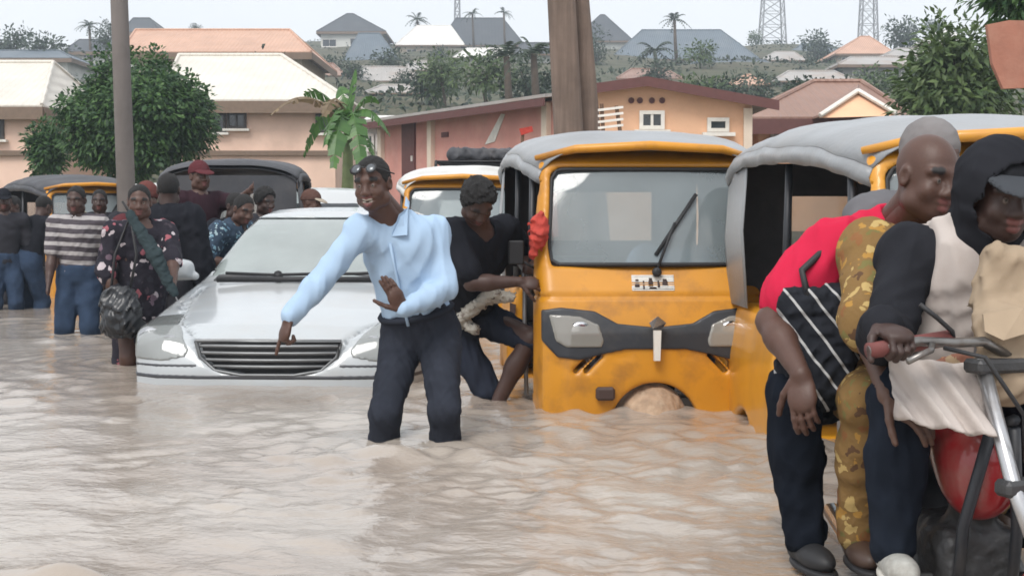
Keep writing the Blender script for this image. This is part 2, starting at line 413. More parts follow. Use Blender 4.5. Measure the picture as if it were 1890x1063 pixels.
def roof_mat(name, col, wave=1.5, dirt=(.3, .2, .13), amt=.35, rough=.55, along='X'):
    m = mat(name, col, rough, .12, .8, 0, dirt=dirt, dirt_amt=amt, dirt_scale=.35); nt = m.node_tree; N, L = nt.nodes, nt.links
    t = N.new('ShaderNodeTexCoord'); w = N.new('ShaderNodeTexWave'); w.inputs['Scale'].default_value = wave; w.bands_direction = along; L.new(t.outputs['Object'], w.inputs['Vector'])
    bp = N.new('ShaderNodeBump'); bp.inputs['Strength'].default_value = .5; bp.inputs['Distance'].default_value = .04; L.new(w.outputs['Fac'], bp.inputs['Height']); L.new(bp.outputs[0], N['Principled BSDF'].inputs['Normal'])
    return m
r_cream = roof_mat('cream_metal_roof', (.66, .62, .55), dirt=(.5, .43, .35), amt=.3)
r_tan = roof_mat('tan_metal_roof', (.55, .33, .23), dirt=(.35, .2, .14), amt=.5)
r_dark = roof_mat('dark_metal_roof', (.055, .062, .072), dirt=(.1, .1, .1))
r_dark2 = roof_mat('blue_grey_metal_roof', (.12, .15, .18), dirt=(.2, .2, .2))
r_white = roof_mat('white_metal_roof', (.72, .70, .67), dirt=(.5, .42, .36))
r_rust = roof_mat('rusty_brown_roof', (.27, .155, .115), dirt=(.42, .30, .24), amt=.7)
r_zinc = roof_mat('weathered_zinc_roof', (.38, .36, .34), dirt=(.30, .2, .14), amt=.7)
m_fascia = mat('brown_fascia', (.20, .14, .10), .8); m_maroon = mat('maroon_fascia', (.12, .045, .04), .7); m_wtrim = mat('white_trim', (.75, .72, .66), .8, dirt=(.5, .42, .34))
m_pane = mat('dark_window_glass', (.025, .03, .035), .12, .3, 3, spec=.8); m_frame_w = mat('white_window_frame', (.7, .68, .64), .7); m_frame_d = mat('dark_window_frame', (.06, .05, .045), .7)
m_wood = mat('brown_wood', (.16, .09, .055), .8, .25, 6, .3, 20)

def window(par, c, w, h, R=I3, frame=m_frame_w, bars=1, sill=True):
    """a framed window on a wall: c is the centre on the wall plane, R rows are right, outward, up"""
    R = np.asarray(R); T = lambda q: c + np.asarray(q) @ R
    mb = MB(); e = .07
    for (cx, cz, ww, hh) in ((0, h/2 - e/2, w, e), (0, -h/2 + e/2, w, e), (-w/2 + e/2, 0, e, h - 2*e), (w/2 - e/2, 0, e, h - 2*e)):
        mb.box(T((cx, .03, cz)), (ww, .08, hh), R.T)
    for i in range(bars): mb.box(T(((i + 1)/(bars + 1)*w - w/2, .025, 0)), (.05, .06, h - 2*e), R.T)
    o = mb.build('window', frame, par)
    MB().box(T((0, .008, 0)), (w - 2*e, .012, h - 2*e), R.T).build('pane', m_pane, o)
    if sill: MB().box(T((0, .09, -h/2 - .05)), (w + .2, .2, .07), R.T).build('sill', m_wtrim, o)
    return o
def roof_shell(par, e, ridge, m, th=.10, name='roof'):
    """hip or gable roof: e = four eave corners (front-left, front-right, back-right, back-left), ridge = two points"""
    e = [np.asarray(q, float) for q in e]; a, b_ = [np.asarray(q, float) for q in ridge]; dn = V(0, 0, -th)
    vs = e + [a, b_] + [q + dn for q in e] + [a + dn, b_ + dn]
    fs = [(0, 1, 5, 4), (1, 2, 5), (2, 3, 4, 5), (3, 0, 4), (6, 10, 11, 7), (7, 11, 8), (8, 11, 10, 9), (9, 10, 6), (0, 6, 7, 1), (1, 7, 8, 2), (2, 8, 9, 3), (3, 9, 6, 0)]
    o = MB().add(vs, fs).build(name, m, par)
    mb = MB().tube([a + V(0, 0, .02), b_ + V(0, 0, .02)], .07, 6)
    for (q, r) in ((0, a), (1, b_), (2, b_), (3, a)): mb.tube([e[q] + V(0, 0, .01), r + V(0, 0, .02)], .06, 6)
    mb.build('ridge_cap', m, o)
    return o
def house(label, pxL, pxR, Y, pe, pr, rl, rr, depth, wall, roof, name='house', cat='house', over=.45, wins=(), fascia=m_fascia, wframe=m_frame_w, group=None, bars=1, course=None, door=None):
    """box house facing the lens; wall ends, eave and ridge are read off the photograph at depth Y"""
    A, B = P(pxL, pe, Y), P(pxR, pe, Y); xl, xr, ze = A[0], B[0], A[2]
    ym = Y + depth/2; zr = P(0, pr, ym)[2]; ra, rb = P(rl, pr, ym)[0], P(rr, pr, ym)[0]
    zb = float(min(gz(xl, Y), gz(xr, Y))) - .4
    o = empty(name, ((xl + xr)/2, Y + depth/2, zb), label, cat, group)
    MB().box(((xl + xr)/2, Y + depth/2, (zb + ze)/2), (xr - xl, depth, ze - zb - .06)).build('wall', wall, o)
    q = over; rs = roof_shell(o, [(xl - q, Y - q, ze), (xr + q, Y - q, ze), (xr + q, Y + depth + q, ze), (xl - q, Y + depth + q, ze)], [(ra, ym, zr), (rb, ym, zr)], roof)
    fh = min(.35, (ze - zb)*.12); mb = MB()
    mb.box(((xl + xr)/2, Y - q - .03, ze - .05 - fh/2), (xr - xl + 2*q + .06, .05, fh)); mb.box((xl - q - .03, ym, ze - .05 - fh/2), (.05, depth + 2*q - .1, fh)); mb.box((xr + q + .03, ym, ze - .05 - fh/2), (.05, depth + 2*q - .1, fh))
    mb.build('fascia', fascia, o)
    MB().box(((xl + xr)/2, ym, ze - .085), (xr - xl + 2*q - .05, depth + 2*q - .05, .03)).build('soffit', fascia, o)
    for (px, py, w, h) in wins:
        s = F_PX/Y; window(o, P(px, py, Y - .005), w/s, h/s, V(1, 0, 0, 0, -1, 0, 0, 0, 1).reshape(3, 3), wframe, bars)
    if course:
        for py in course: MB().box(((xl + xr)/2, Y - .05, P(0, py, Y)[2]), (xr - xl + .12, .14, .14)).build('string_course', m_wtrim if wall is not peach else fascia, o)
    return o

house('long peach two storey house with cream roof behind the leafy round tree', 330, 618, 42, 186, 103, 330, 520, 9, peach, r_cream, wins=((437, 222, 36, 30), (404, 224, 26, 40), (606, 228, 46, 34), (520, 330, 40, 34)), course=(283,), wframe=m_frame_d)
house('peach house with cream roof and brown fascia at the street end', -260, 62, 40, 196, 116, -240, 98, 8, peach, r_cream, wins=((-2, 235, 20, 44), (-120, 235, 40, 40)), course=(283,), over=.35, wframe=m_frame_d)
house('house with long tan roof standing above the cream roofed houses', 250, 556, 72, 98, 56, 250, 535, 9, cream, r_tan, over=.6, wins=((300, 120, 22, 18), (480, 120, 22, 18)))
HG = 'houses on the hillside'
hill = [  # label, pxL, pxR, Y, eave, ridge, ridge-left, ridge-right, depth, wall, roof, windows
 ('white hillside house with dark pyramid roof and a dark upper window', 592, 706, 190, 59, 26, 640, 652, 12, offwhite, r_dark, ((608, 80, 26, 14), (655, 78, 18, 14), (690, 78, 18, 14))),
 ('hillside house with steep dark hipped roof almost down to its eaves', 636, 738, 150, 124, 62, 662, 700, 10, offwhite, r_dark2, ((670, 136, 14, 10), (715, 136, 14, 10))),
 ('cream hillside house with pale pinkish white roof', 738, 850, 172, 84, 48, 770, 832, 11, cream, r_white, ((760, 100, 18, 16), (820, 98, 16, 14))),
 ('large hillside house with broad dark hipped roof beside the palms', 812, 962, 205, 84, 34, 842, 928, 13, offwhite, r_dark, ((850, 97, 14, 12), (945, 97, 14, 12))),
 ('low hillside house with long white roof below the broad dark roof', 846, 950, 150, 107, 90, 862, 935, 8, offwhite, r_white, ()),
 ('small hillside house with weathered tin roof behind the plantain', 655, 768, 108, 150, 124, 668, 750, 7, greywall, r_zinc, ((690, 163, 18, 14), (740, 163, 18, 14))),
 ('white house with dark shuttered windows above the salmon house', 692, 772, 78, 172, 158, 705, 760, 6, offwhite, r_zinc, ((715, 195, 20, 34), (752, 192, 24, 24))),
 ('hillside house with dark peaked roof right behind the wooden poles', 1062, 1162, 205, 76, 28, 1108, 1116, 12, offwhite, r_dark, ((1090, 92, 12, 10),)),
 ('big hillside house with wide slate grey hipped roof', 1134, 1392, 150, 110, 56, 1185, 1330, 13, offwhite, r_dark2, ((1170, 122, 18, 12), (1270, 122, 18, 12), (1350, 122, 18, 12))),
 ('hillside house with low blue grey roof below the wide slate roof', 1258, 1438, 118, 134, 112, 1290, 1410, 9, offwhite, r_dark2, ((1300, 146, 16, 12), (1400, 146, 16, 12))),
 ('small hillside hut with tan gabled roof', 1354, 1404, 86, 158, 139, 1378, 1384, 5, cream, r_tan, ()),
 ('cream hillside house with tan pitched roof under the steel masts', 1548, 1642, 150, 100, 68, 1588, 1605, 9, cream, r_tan, ((1560, 112, 14, 12), (1610, 112, 14, 12))),
 ('small hillside house with white gabled roof at the ridge', 1706, 1786, 165, 80, 56, 1738, 1752, 9, offwhite, r_white, ()),
 ('long grey block building with a row of dark openings', 1556, 1704, 112, 120, 106, 1570, 1690, 8, greywall, r_zinc, ((1580, 140, 14, 18), (1610, 140, 14, 18), (1640, 140, 14, 18), (1670, 140, 14, 18))),
 ('blue roofed house low on the hill behind the peach street house', -40, 124, 120, 108, 94, -20, 110, 9, offwhite, r_dark2, ((40, 116, 14, 10),)),
 ('hillside house with dark roof beside the concrete pole', 232, 292, 165, 60, 34, 246, 276, 9, offwhite, r_dark, ()),
 ('low rust roofed shed below the dark pyramid roof', 566, 628, 112, 140, 118, 575, 615, 6, greywall, r_rust, ((595, 150, 14, 10),)),
 ('zinc roofed shed right of the steep dark roof', 752, 806, 120, 130, 114, 762, 796, 6, cream, r_zinc, ((780, 138, 12, 8),)),
 ('cream hut with rusty roof under the slate roof', 1150, 1246, 100, 146, 128, 1165, 1228, 6, cream, r_rust, ((1180, 156, 14, 10),)),
 ('small blue grey roofed house on the far ridge', 1462, 1548, 185, 98, 82, 1480, 1530, 8, offwhite, r_dark2, ()),
 ('pale zinc roofed house beside the bright leafy tree', 1640, 1716, 135, 104, 90, 1655, 1700, 7, offwhite, r_zinc, ((1670, 112, 12, 8),)),
 ('white walled house with dark roof left of the concrete pole', 128, 204, 150, 96, 74, 146, 186, 8, offwhite, r_dark, ((160, 104, 12, 8),)),
 ('dark roofed bungalow between the palms and wooden poles', 952, 1030, 130, 100, 80, 966, 1016, 8, offwhite, r_dark, ((975, 108, 12, 8),)),
 ('pale hillside house with grey roof between the dark roofs', 1410, 1480, 160, 112, 96, 1430, 1465, 9, offwhite, r_zinc, ((1440, 120, 12, 8),)),
 ('white hillside house with zinc roof above the brown roofed house', 1440, 1560, 96, 150, 132, 1455, 1540, 7, offwhite, r_zinc, ((1470, 160, 16, 12), (1530, 160, 16, 12))),
]
for (lb, a, b_, Y, pe, pr, rl, rr, dp, wm, rm, wi) in hill:
    house(lb, a, b_, Y, pe, pr, rl, rr, dp, wm, rm, wins=wi, group=HG, over=.5)

# ---- salmon house: a long wall that runs back to the left
def wall_house(label, ne, fe, pe_n, pe_f, Yn, Yf, depth, wall, roof, rise):
    A, B = P(fe, pe_f, Yf), P(ne, pe_n, Yn); ze = (A[2] + B[2])/2; A[2] = B[2] = ze
    d = unit(B - A); n = V(d[1], -d[0], 0);  n = n if n[1] < 0 else -n; zb = float(min(gz(A[0], A[1]), gz(B[0], B[1]))) - .3
    o = empty('house', ((A[0] + B[0])/2, (A[1] + B[1])/2, zb), label, 'house')
    back = -n*depth; L_ = np.linalg.norm(B - A); R = np.array([d, n, V(0, 0, 1)])
    c = (A + B)/2 + back/2; c[2] = (zb + ze)/2
    MB().box(c, (L_, depth, ze - zb - .05), R.T).build('wall', wall, o)
    mb = MB(); e0, e1 = A - d*.3 + n*.45, B + d*.4 + n*.45; r0, r1 = A - d*.3 + back + V(0, 0, rise), B + d*.4 + back + V(0, 0, rise)
    mb.prism([e0, e1, r1, r0], V(0, 0, .07)); ro = mb.build('roof', roof, o)
    MB().box((e0 + e1)/2 + V(0, 0, -.10) + n*.02, (L_ + .7, .04, .16), R.T).build('fascia', m_maroon, o)
    return o, A, B, d, n, R, zb, ze
o, A, B, d, n, R, zb, ze = wall_house('long salmon red house with lean-to roof and peeling white patch', 1022, 700, 186, 226, 30, 38, 2.6, salmon, r_zinc, .32)
def on_wall(px):     # where the sight line through pixel column px meets the wall
    u = (px - CX)/F_PX; t = (u*A[1] - A[0])/(d[0] - u*d[1]); return A + d*t
for px in (708, 800, 1012):
    q = on_wall(px); q[2] = (zb + ze)/2; MB().box(q + n*.04, (.22, .16, ze - zb - .12), R.T).build('pilaster', cream, o)
q = on_wall(757); q[2] = P(0, 272, q[1])[2] - .3; dd = MB().box(q + n*.03, (.75, .06, 2.0), R.T).build('door', m_maroon, o); MB().box(q + n*.075 + d*.28, (.04, .05, .14), R.T).build('handle', m_frame_w, dd)
q = on_wall(823); q[2] = P(0, 249, q[1])[2]; MB().box(q + n*.02, (.35, .03, .12), R.T).build('wall_vent', m_maroon, o)
q = on_wall(912); q[2] = P(0, 240, q[1])[2]; mb = MB(); s = q[1]/F_PX
mb.prism([on_wall(x)*V(1, 1, 0) + V(0, 0, P(0, y, q[1])[2]) + n*.006 for (x, y) in ((926, 212), (933, 214), (914, 262), (896, 266))], n*.012); mb.build('plaster_patch', m_wtrim, o)
low = empty('house', P(676, 250, 39)*V(1, 1, 0) + V(0, 2, 0), 'small grey annex with white shuttered windows beside the plantain', 'house')
a_, b_ = P(672, 236, 38.9), P(722, 236, 38.9)
MB().box(((a_[0] + b_[0])/2, 40.6, a_[2]/2), (b_[0] - a_[0], 3.2, a_[2])).build('wall', offwhite, low)
MB().prism([(a_[0] - .2, 38.7, a_[2]), (b_[0], 38.7, a_[2] + .02), (b_[0], 42.3, a_[2] + .5), (a_[0] - .2, 42.3, a_[2] + .5)], V(0, 0, .07)).build('roof', r_white, low)
for px in (684, 700): window(low, P(px, 264, 38.98), .2, .5, V(1, 0, 0, 0, -1, 0, 0, 0, 1).reshape(3, 3), m_frame_w, 0, False)

# ---- pale orange gabled house
Y = 27.; o = empty('house', (P(1250, 200, Y)[0], Y + 3, .2), 'pale orange gabled house with maroon verge and small windows', 'house')
pr = [P(x, y, Y) for (x, y) in ((1100, 168), (1190, 152), (1388, 190))]; zb = .1
poly = [V(pr[0][0], Y, zb), V(pr[2][0], Y, zb), pr[2], pr[1], pr[0]]
MB().prism(poly, V(0, 6.5, 0)).build('wall', peach2, o)
up = V(0, 0, .012); ov = V(0, -.35, 0)
for i, (a, b_) in enumerate(((pr[0] - V(.3, 0, -.0), pr[1]), (pr[1], pr[2] + V(.45, 0, -.06)))):
    MB().prism([a + ov + up, b_ + ov + up, b_ + V(0, 7, 0) + up, a + V(0, 7, 0) + up], V(0, 0, .06)).build('roof', r_dark2, o)
    MB().prism([a + ov + V(0, -.03, -.11), b_ + ov + V(0, -.03, -.11), b_ + ov + V(0, -.03, .075), a + ov + V(0, -.03, .075)], V(0, .025, 0)).build('verge_board', m_maroon, o)
Rf = V(1, 0, 0, 0, -1, 0, 0, 0, 1).reshape(3, 3); s = F_PX/Y
window(o, P(1203, 222, Y - .01), 46/s, 34/s, Rf, m_wtrim, 1); window(o, P(1325, 231, Y - .01), 40/s, 26/s, Rf, m_wtrim, 0)
for px in (1165, 1181, 1203, 1222): 
    q = P(px, 186, Y - .02); MB().lathe([(.06, 0), (.06, .03), (.035, .03), (.035, .012)], q, V(0, -1, 0), 8).build('air_vent', m_maroon, o)
MB().box(P(1386, 225, Y - .04)*V(1, 1, 0) + V(-.06, 0, (zb + pr[2][2])/2 - .05), (.16, .1, pr[2][2] - zb - .12)).build('pilaster', cream, o)

# ---- brown roofed house with white ridge strips
o = house('house with patchy brown hipped roof and white ridge strips', 1400, 1648, 33, 218, 152, 1500, 1590, 7, peach2, r_rust, wins=((1440, 240, 36, 30), (1600, 240, 36, 30)), over=.4, fascia=m_maroon)
Y = 32.4; ap = P(1582, 172, Y); el, er = P(1512, 218, Y - .6), P(1652, 214, Y - .6); bk = P(1585, 158, 36.4)
gb = MB().prism([el, er, ap, ], V(0, .05, 0)).build('gable', peach2, o)
MB().prism([el + V(0, -.05, .02), ap + V(0, -.05, .02), bk, V(el[0], 36, el[2])], V(0, 0, .05)).build('porch_roof', r_rust, o); MB().prism([ap + V(0, -.05, .02), er + V(0, -.05, .02), V(er[0], 36, er[2]), bk], V(0, 0, .05)).build('porch_roof', r_rust, o)
for a, b_ in ((el, ap), (ap, er)): MB().tube([a + V(0, -.09, .05), b_ + V(0, -.09, .05)], .055, 6).build('ridge_strip', m_wtrim, o)

# ================================================================== trees and plants
def leaf_mat(name, c1, c2, rough=.55, sub=.25):
    m, nt, b = new_mat(name); N, L = nt.nodes, nt.links
    g = N.new('ShaderNodeNewGeometry'); r = N.new('ShaderNodeValToRGB'); r.color_ramp.elements[0].color = (*c1, 1); r.color_ramp.elements[1].color = (*c2, 1)
    L.new(g.outputs['Random Per Island'], r.inputs[0]); L.new(r.outputs[0], b.inputs['Base Color']); b.inputs['Roughness'].default_value = rough
    tr = N.new('ShaderNodeBsdfTranslucent'); L.new(r.outputs[0], tr.inputs['Color']); mx = N.new('ShaderNodeMixShader'); mx.inputs[0].default_value = sub
    L.new(b.outputs[0], mx.inputs[1]); L.new(tr.outputs[0], mx.inputs[2]); L.new(mx.outputs[0], N['Material Output'].inputs['Surface'])
    return m
lm_near = leaf_mat('broad_leaves', (.018, .058, .022), (.075, .16, .035)); lm_far = leaf_mat('far_leaves', (.02, .04, .025), (.05, .08, .035)); lm_light = leaf_mat('light_leaves', (.045, .085, .025), (.10, .15, .045)); lm_palm = leaf_mat('palm_leaves', (.025, .045, .025), (.05, .075, .035))
lm_banana = leaf_mat('plantain_leaves', (.05, .13, .03), (.10, .22, .05), .4, .35); lm_dry = leaf_mat('dry_leaves', (.16, .11, .06), (.26, .19, .11))
m_bark = mat('bark', (.10, .075, .055), .9, .3, 5, .6, 14)
def leaves(clumps, cr, n_per, ln, wd, seed, centre, droop=.12):
    """leaf blades (two folded quads each) in rosettes round clump centres"""
    r = np.random.default_rng(seed); C = np.repeat(clumps, n_per, 0); n = len(C)
    off = r.normal(size=(n, 3)); off /= np.linalg.norm(off, axis=1)[:, None]; p = C + off*cr*r.uniform(.15, 1, (n, 1))**.6
    out = (C - centre); out /= np.linalg.norm(out, axis=1)[:, None] + 1e-6
    d = off*.9 + out*.3 + r.normal(size=(n, 3))*.35; d[:, 2] -= droop; d /= np.linalg.norm(d, axis=1)[:, None]
    up = out*.6 + V(0, 0, .8) + r.normal(size=(n, 3))*.3; sd = np.cross(d, up); sd /= np.linalg.norm(sd, axis=1)[:, None] + 1e-6; nm = np.cross(sd, d)
    L_ = ln*r.uniform(.65, 1.25, (n, 1)); W_ = wd*r.uniform(.7, 1.2, (n, 1))
    v = np.stack([p, p + d*L_*.5 + sd*W_*.5 - nm*W_*.12, p + d*L_ - V(0, 0, 1)*L_*.18, p + d*L_*.5 - sd*W_*.5 - nm*W_*.12, p + d*L_*.52 + nm*W_*.1], 1).reshape(-1, 3)
    k = np.arange(n)*5
    return v, np.concatenate([np.stack([k, k + 1, k + 4], 1), np.stack([k + 1, k + 2, k + 4], 1), np.stack([k + 2, k + 3, k + 4], 1), np.stack([k + 3, k, k + 4], 1)])
def tree(label, px, py, Y, rx, rz, n_cl, n_per, ln, wd, lm, seed, name='tree', cat='tree', group=None, shell=.5, lobes=6, base=None):
    """crown centred on the pixel; rx, rz in metres; trunk stands on the ground below"""
    r = np.random.default_rng(seed); c = P(px, py, Y); g = float(gz(c[0], Y)) if base is None else base
    L0 = r.normal(size=(lobes, 3)); L0 /= np.linalg.norm(L0, axis=1)[:, None]; lob = L0*V(rx, rx, rz)*.42
    k = r.integers(0, lobes, n_cl); u = r.normal(size=(n_cl, 3)); u /= np.linalg.norm(u, axis=1)[:, None]; rad = r.uniform(shell, 1, (n_cl, 1))
    cl = c + lob[k] + u*rad*V(rx, rx, rz)*.62
    o = empty(name, (c[0], Y, g - .2), label, cat, group)
    v, f = leaves(cl, ln*1.5, n_per, ln, wd, seed + 1, c)
    mesh_obj('crown', v, f, lm, o)
    mb = MB(); top = c - V(0, 0, rz*.25); b0 = V(c[0] + .1*rx, Y, g - .2); tr_ = max(.05, rx*.055)
    mb.tube([b0, b0*.5 + top*.5 + V(.06*rx, 0, 0), top], [tr_*1.3, tr_, tr_*.75], 9)
    for i in range(lobes):
        e = c + lob[i]*1.25; mb.tube([top - V(0, 0, rz*.2*r.uniform(0, 1)), top*.45 + e*.55 + V(0, 0, -.08*rz), e], [tr_*.6, tr_*.4, tr_*.15], 6)
    mb.build('trunk', m_bark, o, smooth=True)
    return o
tree('dense round dark green tree in front of the peach house', 250, 214, 27, 1.46, 1.30, 1800, 20, .125, .07, lm_near, 3, lobes=9)
tree('low green bush growing under the round tree by the peach wall', 88, 285, 28.2, .5, .55, 110, 20, .13, .07, lm_near, 4, name='bush', cat='bush', lobes=4)
tree('bright green leafy tree behind the rickshaw canopy and brown panel', 1775, 150, 24, 1.15, 1.15, 230, 22, .2, .08, lm_light, 5, lobes=7)
tree('overhanging leafy tree above the reddish brown panel', 1905, -40, 15, .62, .52, 110, 22, .15, .055, lm_near, 6, lobes=5)
HT = 'trees on the hillside'
for i, (lb, px, py, Y, rxp, rzp, lm_) in enumerate([
    ('dark bushy tree above the blue roofed house at the frame edge', 22, 82, 130, 46, 34, lm_far), ('wide low dark tree beside the blue roofed house', 92, 90, 126, 50, 30, lm_far), ('dark tree crown behind the concrete pole', 196, 72, 120, 30, 34, lm_far),
    ('grey green tree poking above the tan roofed house', 360, 55, 160, 14, 10, lm_far),
    ('mid green tree left of the dark palms above the salmon house', 815, 140, 68, 52, 44, lm_light), ('spreading green tree above the salmon house roof', 890, 140, 64, 70, 46, lm_light), ('dark dense tree beside the wooden poles', 975, 150, 62, 66, 44, lm_far), ('tall dark tree close behind the wooden poles', 1098, 90, 130, 28, 52, lm_far),
    ('grey tree below the slate roof', 1215, 135, 100, 34, 26, lm_far), ('dark rounded tree on the ridge beside the steel mast', 1505, 88, 170, 40, 34, lm_far), ('large dark rounded tree above the grey block building', 1665, 70, 160, 46, 36, lm_far), ('small dark tree on the ridge beside the white gable', 1722, 52, 190, 26, 18, lm_far), ('olive tree between the grey building and the bright tree', 1700, 120, 100, 34, 24, lm_light),
    ('bluish tree below the dark hipped roofs', 600, 130, 120, 40, 24, lm_far), ('dark hedge-like tree under the low blue roof', 1330, 165, 70, 60, 16, lm_far), ('grey green bush above the brown roofed house', 1500, 168, 60, 60, 16, lm_far), ('dark tree between the white annex and plantain', 740, 150, 90, 30, 26, lm_far)]):
    s = Y/F_PX; tree(lb, px, py, Y, rxp*s, rzp*s, 90, 9, rxp*s*.20, rxp*s*.09, lm_, 50 + i, group=HT, lobes=6, shell=.4)
for i in range(30):
    r = np.random.default_rng(900 + i); px = float(r.uniform(-60, 1950)); Y = float(r.uniform(62, 215)); g_ = float(gz((px - CX)/F_PX*Y, Y)); rr = float(r.uniform(.9, 1.8)); c_ = V((px - CX)/F_PX*Y, Y, g_ + rr*.9); py = CY - F_PX*math.tan(math.atan((c_[2] - CAM_H)/Y) + PITCH)
    hl_ = min(hill, key=lambda q: (((q[1] + q[2])/2 - CX)/F_PX*q[3] - c_[0])**2 + (q[3] - Y)**2)[0].split()
    tree(('%s %s tree beside the ' % (('small', 'fuller')[rr > 1.35], ('dark', 'olive green')[i % 2])) + ' '.join(hl_[:7] if hl_[6] not in ('the', 'to', 'with', 'and', 'of') else hl_[:6]), px, py, Y, rr*1.2, rr*.8, 60, 9, rr*.26, rr*.12, (lm_far, lm_light)[i % 2], 950 + i, group='%s trees scattered between the hillside houses' % ('dark', 'olive')[i % 2], lobes=5, shell=.3)
def palm(label, px, py, Y, ln, seed, n=13):
    r = np.random.default_rng(seed); c = P(px, py, Y); g = float(gz(c[0], Y)); o = empty('palm_tree', (c[0], Y, g - .2), label, 'palm tree', 'palms on the hillside')
    MB().tube([V(c[0] + .15*ln, Y, g - .2), V(c[0] + .05*ln, Y, (g + c[2])/2), c], [.2, .16, .13], 8).build('trunk', m_bark, o, smooth=True)
    mb = MB()
    for i in range(n):
        a = 2*pi*i/n + r.uniform(-.2, .2); el = r.uniform(.0, 1.25); dr = V(cos(a)*cos(el), sin(a)*cos(el), sin(el)); pts = [c + dr*ln*t + V(0, 0, -ln*.75*t*t*(1 - .4*sin(el))) for t in np.linspace(0, 1, 8)]
        sd = unit(np.cross(dr, V(0, 0, 1)))
        for j in range(1, 8):
            for q in (-1, 1):
                t_ = unit(pts[j] - pts[j - 1]); tip = pts[j] + (sd*q*.8 + t_*.5 - V(0, 0, .35))*ln*.3*(1.1 - j/9); w = t_*ln*.05
                mb.add([pts[j] - w, pts[j] + w, tip], [(0, 1, 2)])
        mb.tube(pts, ln*.012, 4, False)
    mb.build('crown', lm_palm, o, fix=False)
for i, (lb, px, py, Y, ln) in enumerate([('small palm on the ridge left of the concrete pole', 165, 48, 150, 1.6), ('slim palm rising behind the broad dark roof', 770, 38, 190, 2.2), ('palm at the gable end of the broad dark roof', 872, 26, 200, 1.7), ('spiky palm on the end of the broad dark roof', 930, 24, 200, 1.5), ('dark palm in front of the dense tree beside the wooden poles', 935, 105, 60, 1.5), ('second dark palm nearer the wooden poles', 985, 100, 58, 1.5), ('tall palm rising over the slate roof', 1245, 38, 140, 1.7), ('dark palm standing before the slate roof', 1208, 95, 118, 2.3)]):
    palm(lb, px, py, Y, ln, 80 + i)

# ---- undergrowth between the hillside houses
r = np.random.default_rng(77); n = 3600; yy = 46 + 190*r.uniform(0, 1, n)**1.2; xx = (r.uniform(-80, 1980, n) - CX)/F_PX*yy
cl = np.stack([xx, yy, gz(xx, yy) + .2*r.uniform(-.5, 1., n)], 1); v, f = leaves(cl, .40, 7, .45, .24, 78, V(0, 130, -60), .1)
tag(mesh_obj('undergrowth', v, f, leaf_mat('scrub_leaves', (.016, .034, .024), (.06, .085, .04)), None), 'dark green scrub covering the slope between the hillside houses', 'undergrowth', kind='stuff')

# ---- plantain plant
o = empty('plantain_plant', (P(640, 300, 24)[0], 24, 0), 'plantain plant with torn arching leaves before the peach house', 'plant')
base = P(642, 330, 24); crown = P(642, 232, 24)
MB().tube([V(base[0] - .05, 24, gz(base[0], 24) - .1), base, crown], [.13, .1, .07], 10).build('stem', mat('plantain_stem', (.16, .20, .08), .7, .3, 6, .3), o, smooth=True)
def blade(p0, p1, bend, w, m, seed):
    r = np.random.default_rng(seed); p0, p1 = np.asarray(p0), np.asarray(p1); n = 22; ts = np.linspace(0, 1, n); mb = MB()
    pts = [p0 + (p1 - p0)*t + V(0, 0, bend*4*t*(1 - t)) for t in ts]; sd0 = unit(np.cross(p1 - p0, V(0, 0, 1)) + r.normal(size=3)*.25)
    for i in range(n - 1):
        t = (ts[i] + ts[i + 1])/2; ww = w*(sin(pi*min(1, t*.92 + .06))**.6); torn = r.uniform(0, 1) < .35
        for q in (-1, 1):
            dr = V(0, 0, -ww*(.35 + (.45 if torn else 0)*r.uniform(.3, 1))); g = .0 if torn else .0
            a, b_ = pts[i], pts[i + 1]; mb.add([a, b_, b_ + sd0*q*ww*(.8 if torn else 1) + dr + (a - b_)*(.3 if torn else 0), a + sd0*q*ww*(.9 if torn else 1) + dr], [(0, 1, 2, 3)])
    mb.tube(pts, [.018*(1.1 - t) for t in ts], 5, False)
    mb.build('leaf', m, o, fix=False)
for i, (x, y, Y1, bend, w, dry) in enumerate([(500, 212, 23.4, .42, .16, 1), (560, 175, 23.8, .28, .17, 0), (600, 268, 23.2, .42, .19, 0), (700, 190, 24.3, .28, .16, 0), (655, 130, 24.1, .08, .16, 0), (690, 290, 23.6, .3, .2, 0), (628, 160, 24.5, .12, .15, 0), (598, 215, 23.6, .35, .15, 1), (560, 290, 24.2, .45, .17, 0), (720, 250, 24.1, .3, .17, 0), (615, 310, 23.1, .4, .2, 0), (668, 315, 23.2, .42, .2, 0)]):
    blade(crown + V(0, 0, -.1 + .02*i), P(x, y, Y1), bend, w, lm_dry if dry else lm_banana, 200 + i)

